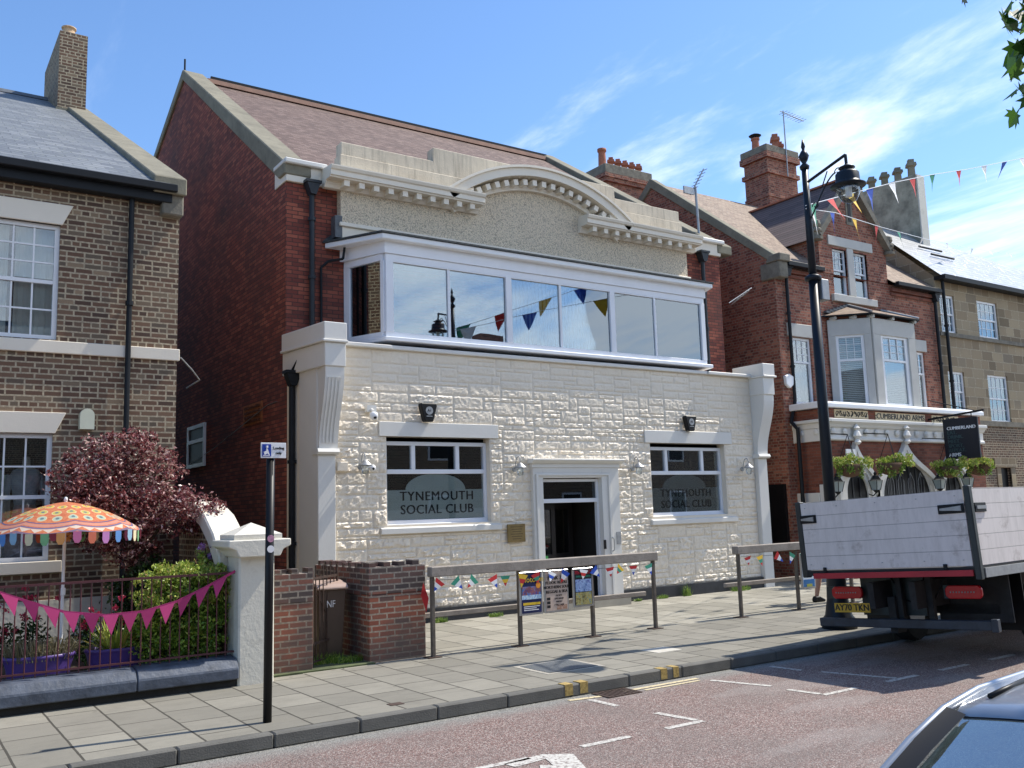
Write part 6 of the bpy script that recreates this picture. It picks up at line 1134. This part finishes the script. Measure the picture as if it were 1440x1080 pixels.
B().box(.9, -2.25, .40, .92, -1.33, 1.05).build('underside_shade', tr_m, tk, True); B().box(.55, -1.35, .50, .57, -.47, 1.02).build('underrun_panel', plain('dark green grey panel', (.035, .045, .045), .6, var=.3), tk, True); B().box(.34, -1.05, .30, .55, -.95, .75).build('tow_bracket', tr_m, tk, True)  # first sheet is added, its dark colour stands in for shade under the bed
for y in (-.36, -2.16):
    for x in (2.1, 6.9):
        q = B().tube((x, y, .40), (x, y + .24, .40), .40, n=26).build('wheel', plain('tyre rubber', (.015, .015, .015), .85), tk, True, bevel=.03); B().tube((x, y - .006, .40), (x, y + .246, .40), .22, n=18).build('rim', m['galv'], q, True)
    B().box(1.45, y, .25, 1.47, y + .4, 1.0).build('mudflap', m['black'], tk, True)
cabm = plain('white cab paint', (.62, .63, .65), .3, var=.03)
cb = B().prism([(6.75, .55), (8.3, .55), (8.35, 1.2), (8.05, 1.45), (7.75, 2.15), (6.75, 2.2)], -W_ + .12, -.25).build('cab', cabm, tk, True, bevel=.04)
B().box(6.73, -W_ + .4, 1.5, 6.748, -.4, 2.1).build('rear_window', m['black'], cb, True); B().box(7.0, -W_ + .105, 1.45, 7.7, -W_ + .118, 2.0).build('side_window', m['black'], cb, True); B().box(8.3, -W_ + .3, .6, 8.37, -.3, .8).build('bumper', m['black'], cb, True)
# ---------------------------------------------------------------- silver car
car = thing('silver_car', 'silver hatchback whose windscreen and roof corner show at the lower right', 'car', (3.6, 1.02, 0))
def loft(b, secs, close=False):
    n = len(secs[0]); k0 = len(b.v); vs = [p for s in secs for p in s]
    return b.add(vs, [(i * n + j, i * n + j + 1, (i + 1) * n + j + 1, (i + 1) * n + j) for i in range(len(secs) - 1) for j in range(n - 1)])
def bodysec(x, hw, zt, zbelt, zlow=.22):
    P_ = [(hw * .9, zlow), (hw * .985, .38), (hw, .6), (hw * .985, zbelt - .08), (hw * .95, zbelt), (hw * .86, zt - .02 if zt > zbelt else zbelt + .01), (hw * .5, zt + .015), (0, zt + .025)]
    return [(x, y, z) for y, z in P_] + [(x, -y, z) for y, z in P_[::-1][1:]]
secs = [bodysec(-2.55, .60, .60, .52, .30), bodysec(-2.48, .74, .68, .60), bodysec(-2.25, .84, .80, .70), bodysec(-1.9, .89, .90, .82), bodysec(-1.5, .90, .97, .90), bodysec(-1.25, .90, 1.01, .94), bodysec(-.6, .905, .97, .96), bodysec(.6, .905, .98, .97), bodysec(1.5, .90, 1.0, .99), bodysec(1.85, .86, 1.0, .98), bodysec(2.02, .80, .9, .85), bodysec(2.08, .70, .7, .6, .35)]
t = MT('silver car paint'); cp_ = t.mix(t.rng(t.noise(t.pos(), 4, 3), .3, .7), (.30, .32, .35), (.34, .36, .39)); t.b.inputs['Coat Weight'].default_value = .8; t.b.inputs['Coat Roughness'].default_value = .04; m['silver_paint'] = t.fin(cp_, .32, .55)
B_ = B(); loft(B_, secs); body = B_.build('body', m['silver_paint'], car, True, True)
def cur(x, hw, z, dx, crown, lip=0, n=18):
    r_ = [(x + dx * u * u, hw * u, z + crown * (1 - u * u)) for u in [-1 + 2 * i / n for i in range(n + 1)]]
    return ([(x + dx, -hw - .035, z - lip)] + r_ + [(x + dx, hw + .035, z - lip)]) if lip else r_
def lerp_secs(secs, k=6):
    o_ = []
    for p, q in zip(secs[:-1], secs[1:]):
        for i in range(k): f = i / k; o_.append([tuple(a + (c - a) * f for a, c in zip(u, v)) for u, v in zip(p, q)])
    return o_ + [secs[-1]]
B_ = B(); loft(B_, [cur(-.905, .655, 1.385, .07, .055, .012), cur(-.89, .675, 1.40, .07, .058, .03), cur(-.84, .69, 1.412, .065, .06, .04), cur(-.62, .705, 1.435, .03, .058, .045), cur(-.3, .715, 1.45, 0, .055, .05), cur(.1, .715, 1.455, 0, .052, .05), cur(.6, .705, 1.44, 0, .05, .05), cur(1.0, .685, 1.41, 0, .045, .05), cur(1.3, .66, 1.37, 0, .04, .05)]); B_.build('roof', m['silver_paint'], body, True, True, fix=False)
m['screen'] = glassmat('tinted windscreen', (.40, .52, .54), .03, fk=.34)
wsb, wst = cur(-1.84, .72, .955, .24, .04), cur(-.90, .655, 1.384, .07, .055)
wm = [tuple((a + c) / 2 + (0, 0, .016)[i] for i, (a, c) in enumerate(zip(p, q))) for p, q in zip(wsb, wst)]
B_ = B(); loft(B_, lerp_secs([wsb, wm, wst], 5)); B_.build('windscreen', m['screen'], car, True, True, fix=False)
B_ = B(); loft(B_, [[(x - .012, y, z - .004) for x, y, z in wst], [(x + .045, y, z + .001 + .017) for x, y, z in wst]]); B_.build('screen_top_band', m['black'], body, True, True, fix=False)
for sg_ in (1, -1):
    yb = lambda h, z: sg_ * h
    pA = [(-1.56, .80), (-.82, .70)]
    pp_ = [(-1.66, sg_ * .79, .93), (-1.45, sg_ * .775, 1.065), (-1.2, sg_ * .752, 1.215), (-1.0, sg_ * .732, 1.325), (-.84, sg_ * .716, 1.395), (-.62, sg_ * .728, 1.425), (-.3, sg_ * .735, 1.437), (.1, sg_ * .737, 1.44), (.6, sg_ * .725, 1.427), (1.0, sg_ * .705, 1.398), (1.3, sg_ * .68, 1.355)]
    b = B().sweep(pp_, .015, 14)
    b.build('a_pillar', m['silver_paint'], body, True, True)
    eg = [(-1.60, sg_ * .72, .955), (-1.42, sg_ * .705, 1.067), (-1.2, sg_ * .688, 1.195), (-1.0, sg_ * .67, 1.305), (-.83, sg_ * .655, 1.384)]
    b = B(); loft(b, [[(p[0], p[1], p[2] + .014), ((p[0] + q[0]) / 2, (p[1] + q[1]) / 2, (p[2] + q[2]) / 2 + .012), (q[0] - .01, q[1] - sg_ * .012, q[2] + .010)] for p, q in zip(pp_[:5], eg)]); b.build('screen_seal', m['black'], body, True, True, fix=False)
    b = B(); b.obb((1.2, sg_ * .68, 1.38), (1.75, sg_ * .83, .98), .05, .2); b.build('roof_edge', m['silver_paint'], body, True)
    b = B().add([(-1.45, sg_ * .86, .96), (1.6, sg_ * .85, .99), (1.15, sg_ * .69, 1.37), (-.72, sg_ * .725, 1.41)], [(0, 1, 2, 3)]); b.build('side_glass', m['screen'], car, True, fix=False)
    b = B().obb((.1, sg_ * .86, .97), (.02, sg_ * .725, 1.42), .02, .09); b.build('door_pillar', m['black'], car, True)
    b = B().lathe((-1.28, sg_ * 1.0, 1.0), [(.02, -.07), (.10, -.04), (.11, .03), (.05, .08), (.01, .09)], 12, .7, 1.15); b.tube((-1.28, sg_ * .86, .97), (-1.28, sg_ * .95, .98), .03); b.build('door_mirror', m['silver_paint'], car, True, True)
    for x in (-1.68, 1.22):
        q = B().tube((x, sg_ * .72, .31), (x, sg_ * .915, .31), .315, n=28).build('wheel', plain('car tyre', (.015, .015, .015), .85), car, True, bevel=.03); B().tube((x, sg_ * .73, .31), (x, sg_ * .925, .31), .2, n=14).build('rim', m['silver'], q, True)
    B().obb((-2.38, sg_ * .56, .66), (-2.12, sg_ * .78, .72), .12, .06).build('headlight', m['lanternglass'], car, True)
    b = B().box(-.75, sg_ * .36 - .23, .35, -.2, sg_ * .36 + .23, .62).obb((-.25, sg_ * .36, .5), (.0, sg_ * .36, 1.12), .46, .13, (0, 1, 0)).lathe((.02, sg_ * .36, 1.2), [(.03, -.1), (.12, -.06), (.12, .06), (.05, .1)], 10, .5, 1); b.build('seat', plain('dark seat cloth', (.03, .03, .035), .9), car, True)
B().add([(-1.8, -.8, .93), (-1.8, .8, .93), (-1.05, .78, .96), (-1.05, -.78, .96)], [(0, 1, 2, 3)]).box(-1.15, -.78, .45, -1.0, .78, .955).build('dashboard', plain('dashboard plastic', (.025, .03, .035), .6), car, True)
B().prism([(-.12, -.045), (.12, -.045), (.13, .01), (.10, .045), (-.10, .045), (-.13, .01)], 0, .04, 'x').build('interior_mirror', m['black'], car, True).location = (-.90, .0, 1.335)
B().tube((-.90, 0, 1.39), (-.80, 0, 1.45), .012).build('mirror_stem', m['black'], car, True)
B().box(-2.58, -.26, .38, -2.55, .26, .49).build('number_plate', m['white'], car, True)
B().obb((-1.70, .6, .95), (-1.50, -.1, .97), .012, .02).obb((-1.66, -.1, .955), (-1.46, -.72, .97), .012, .02).build('wiper', m['black'], car, True)
for sg_ in (-1, 1):
    b = B()
    rs_ = [(-.74, .62, 1.437), (-.5, .625, 1.459), (-.1, .63, 1.470), (.4, .625, 1.463), (.9, .605, 1.435)]
    for p, q in zip(rs_[:-1], rs_[1:]): b.tube((p[0], sg_ * p[1], p[2]), (q[0], sg_ * q[1], q[2]), .009, n=6)
    b.build('roof_strip', m['black'], body, True, True)
# ---------------------------------------------------------------- person on the pavement behind the truck
pr = thing('person', 'person in shorts and dark shoes walking behind the truck, only a lower leg showing', 'person', (15.0, 11.72, PZ))
def skinned(name, joints, edges, mat, parent, sub=2):
    me = bpy.data.meshes.new(name); me.from_pydata([j[:3] for j in joints], edges, []); o = bpy.data.objects.new(name, me); link(o)
    sk = o.modifiers.new('s', 'SKIN'); sk.use_smooth_shade = True
    for v, j in zip(me.skin_vertices[0].data, joints): v.radius = (j[3], j[4] if len(j) > 4 else j[3])
    me.skin_vertices[0].data[0].use_root = True
    ss = o.modifiers.new('u', 'SUBSURF'); ss.levels = ss.render_levels = sub
    dg = bpy.context.evaluated_depsgraph_get(); me2 = bpy.data.meshes.new_from_object(o.evaluated_get(dg)); bpy.data.objects.remove(o)
    me2.materials.clear(); me2.materials.append(mat); me2.name = name; o = bpy.data.objects.new(name, me2); link(o); o.parent = parent; WL[o.name] = Vector((0, 0, 0)); return o
skin = plain('skin', (.48, .27, .19), .6, var=.08)
J = [(0, 0, .95, .14, .11), (0, 0, 1.15, .125, .09), (0, 0, 1.38, .16, .10), (0, 0, 1.48, .07, .07), (.01, 0, 1.56, .05, .05), (.02, 0, 1.64, .075, .085), (.02, 0, 1.73, .06, .07),
     (.0, .19, 1.42, .055), (-.05, .25, 1.15, .042), (.05, .27, .92, .032), (.09, .27, .84, .035, .02), (0, -.19, 1.42, .055), (.04, -.25, 1.15, .042), (.16, -.26, .95, .032), (.21, -.26, .88, .035, .02),
     (.03, .10, .85, .085), (.10, .11, .50, .058), (.02, .11, .30, .055), (-.04, .11, .08, .036), (.10, .11, .035, .035, .03), (-.03, -.10, .85, .085), (.06, -.11, .50, .058), (.16, -.11, .28, .055), (.22, -.11, .08, .036), (.36, -.11, .035, .035, .03)]
Ed = [(0, 1), (1, 2), (2, 3), (3, 4), (4, 5), (5, 6), (2, 7), (7, 8), (8, 9), (9, 10), (2, 11), (11, 12), (12, 13), (13, 14), (0, 15), (15, 16), (16, 17), (17, 18), (18, 19), (0, 20), (20, 21), (21, 22), (22, 23), (23, 24)]
pbod = skinned('body', J, Ed, skin, pr)
for hy, x0, z0 in ((.27, .09, .84), (-.26, .21, .88)):
    for i in range(4): skinned('finger', [(x0, hy + (i - 1.5) * .018, z0, .01), (x0 + .02, hy + (i - 1.5) * .02, z0 - .05, .009), (x0 + .015, hy + (i - 1.5) * .02, z0 - .09 + .008 * abs(i - 1.2), .007)], [(0, 1), (1, 2)], skin, pbod, 1)
    skinned('thumb', [(x0 + .01, hy - .02, z0 + .02, .012), (x0 + .05, hy - .03, z0 - .02, .010), (x0 + .055, hy - .03, z0 - .05, .008)], [(0, 1), (1, 2)], skin, pbod, 1)
skinned('shirt', [(0, 0, .96, .15, .12), (0, 0, 1.15, .14, .105), (0, 0, 1.38, .175, .115), (0, 0, 1.46, .10, .09), (0, .20, 1.41, .07), (-.03, .24, 1.24, .062), (0, -.20, 1.41, .07), (.02, -.24, 1.24, .062)], [(0, 1), (1, 2), (2, 3), (2, 4), (4, 5), (2, 6), (6, 7)], plain('pale blue shirt', (.35, .42, .50), .85), pr)
skinned('shorts', [(0, 0, .97, .15, .12), (.02, .10, .84, .105), (.08, .11, .58, .095), (-.02, -.10, .84, .105), (.04, -.11, .58, .095)], [(0, 1), (1, 2), (0, 3), (3, 4)], plain('navy shorts', (.03, .035, .07), .85), pr)
B().lathe((.0, 0, 1.70), [(.088, -.04), (.095, .0), (.09, .06), (.06, .095), (.01, .105)], 14, 1.05, .92).build('hair', plain('brown hair', (.05, .03, .02), .8), pr, True, True); B().add([(.10, -.012, 1.655), (.10, .012, 1.655), (.122, 0, 1.64), (.10, 0, 1.685)], [(0, 1, 2), (0, 2, 3), (1, 2, 3)]).build('nose', skin, pbod, True)
for s in (-.03, .03): B().lathe((.092, s, 1.68), [(.001, -.008), (.009, 0), (.001, .008)], 8).build('eye', m['black'], pbod, True)
B().box(.088, -.025, 1.60, .096, .025, 1.608).build('mouth', plain('lips', (.35, .12, .10), .6), pbod, True)
for x0, y0, z0 in ((-.04, .11, 0), (.22, -.11, 0)):
    B().prism([(x0 - .09, z0), (x0 + .22, z0), (x0 + .225, z0 + .035), (x0 + .13, z0 + .075), (x0 + .05, z0 + .11), (x0 - .06, z0 + .11), (x0 - .095, z0 + .06)], y0 - .048, y0 + .048).build('shoe', m['black'], pr, True, bevel=.02)
# ---------------------------------------------------------------- maple branch reaching in at the top right
random.seed(3)
mt_ = thing('maple_tree', 'maple whose lobed green leaves hang into the top right corner', 'tree', (8.4, -3.4, 0))
b = B().path([(8.4, -3.4, 0), (8.35, -3.3, 2.2), (8.2, -3.0, 4.2), (8.3, -3.1, 6.5)], .22, 12); b.tube((8.2, -3.0, 4.2), (6.6, .2, 5.5), .09, .04).tube((6.6, .2, 5.5), (5.35, 2.35, 5.05), .04, .012).tube((5.35, 2.35, 5.05), (5.18, 2.4, 4.3), .012, .005).tube((6.6, .2, 5.5), (5.9, 1.6, 4.8), .02, .01); b.build('trunk', m['bark'], mt_)
lob = [(0, -.42), (.05, -.1), (.30, -.22), (.24, -.06), (.50, .06), (.34, .10), (.42, .34), (.22, .24), (.16, .40), (0, .62), (-.16, .40), (-.22, .24), (-.42, .34), (-.34, .10), (-.50, .06), (-.24, -.06), (-.30, -.22), (-.05, -.1)]
m['maple'] = leafmat('maple leaves', [(0, (.02, .06, .012)), (.5, (.06, .14, .02)), (1, (.16, .28, .04))], .4, .4)
def mleaf(b, p, s):
    a = Vector((random.gauss(0, .5), random.gauss(0, .5), random.gauss(-.6, .4))).normalized(); q = a.cross(Vector((random.gauss(0, 1), random.gauss(0, 1), random.gauss(0, .5)))).normalized(); n_ = a.cross(q); c = len(b.v)
    vs = [p + a * .1 * s] + [p + q * (u * s) + a * (v * s) + n_ * (abs(u) * .25 * s) for u, v in lob]; b.add(vs, [(0, 1 + i, 1 + (i + 1) % len(lob)) for i in range(len(lob))])
b = B()
for _ in range(150): mleaf(b, Vector((5.20 + random.gauss(0, .09), 2.24 + random.gauss(0, .13), 4.66 + random.gauss(0, .28))), random.uniform(.12, .2))
for _ in range(700): mleaf(b, Vector((7.2 + random.gauss(0, .8), -.9 + random.gauss(0, 1.0), 5.9 + random.gauss(0, .6))), random.uniform(.13, .2))
b.build('crown', m['maple'], mt_, fix=False)
# ---------------------------------------------------------------- terrace on the camera's side of the street (mirrored in the windows)
tt = thing('terrace_opposite', 'brick terrace on the near side of the street, mirrored in the club windows', 'building', (8, -12, 0))
hl = [(x, x + 1.3, z, z + 1.9) for x in range(-14, 40, 4) for z in (1.0, 4.6)]
b = B(); b.box(-18, -20, 0, 42, -10, 7.6); b.build('wall', m['brown_brick'], tt); B().prism([(-9.7, 7.5), (-15, 10.4), (-20.3, 7.5)], -18.3, 42.3, 'x').build('roof', m['slate'], tt)
for q in hl: b = B(); b.box(q[0], -10.0, q[2], q[1], -9.95, q[3]); w_ = b.build('window', m['white_paint'], tt); B().box(q[0] + .1, -9.96, q[2] + .1, q[1] - .1, -9.93, q[3] - .1).build('pane', m['black'], w_)
for x in (-8, 4, 16, 28): B().box(x, -15.6, 9.5, x + 1.6, -14.6, 12.2).build('chimney', m['pub_brick'], tt)
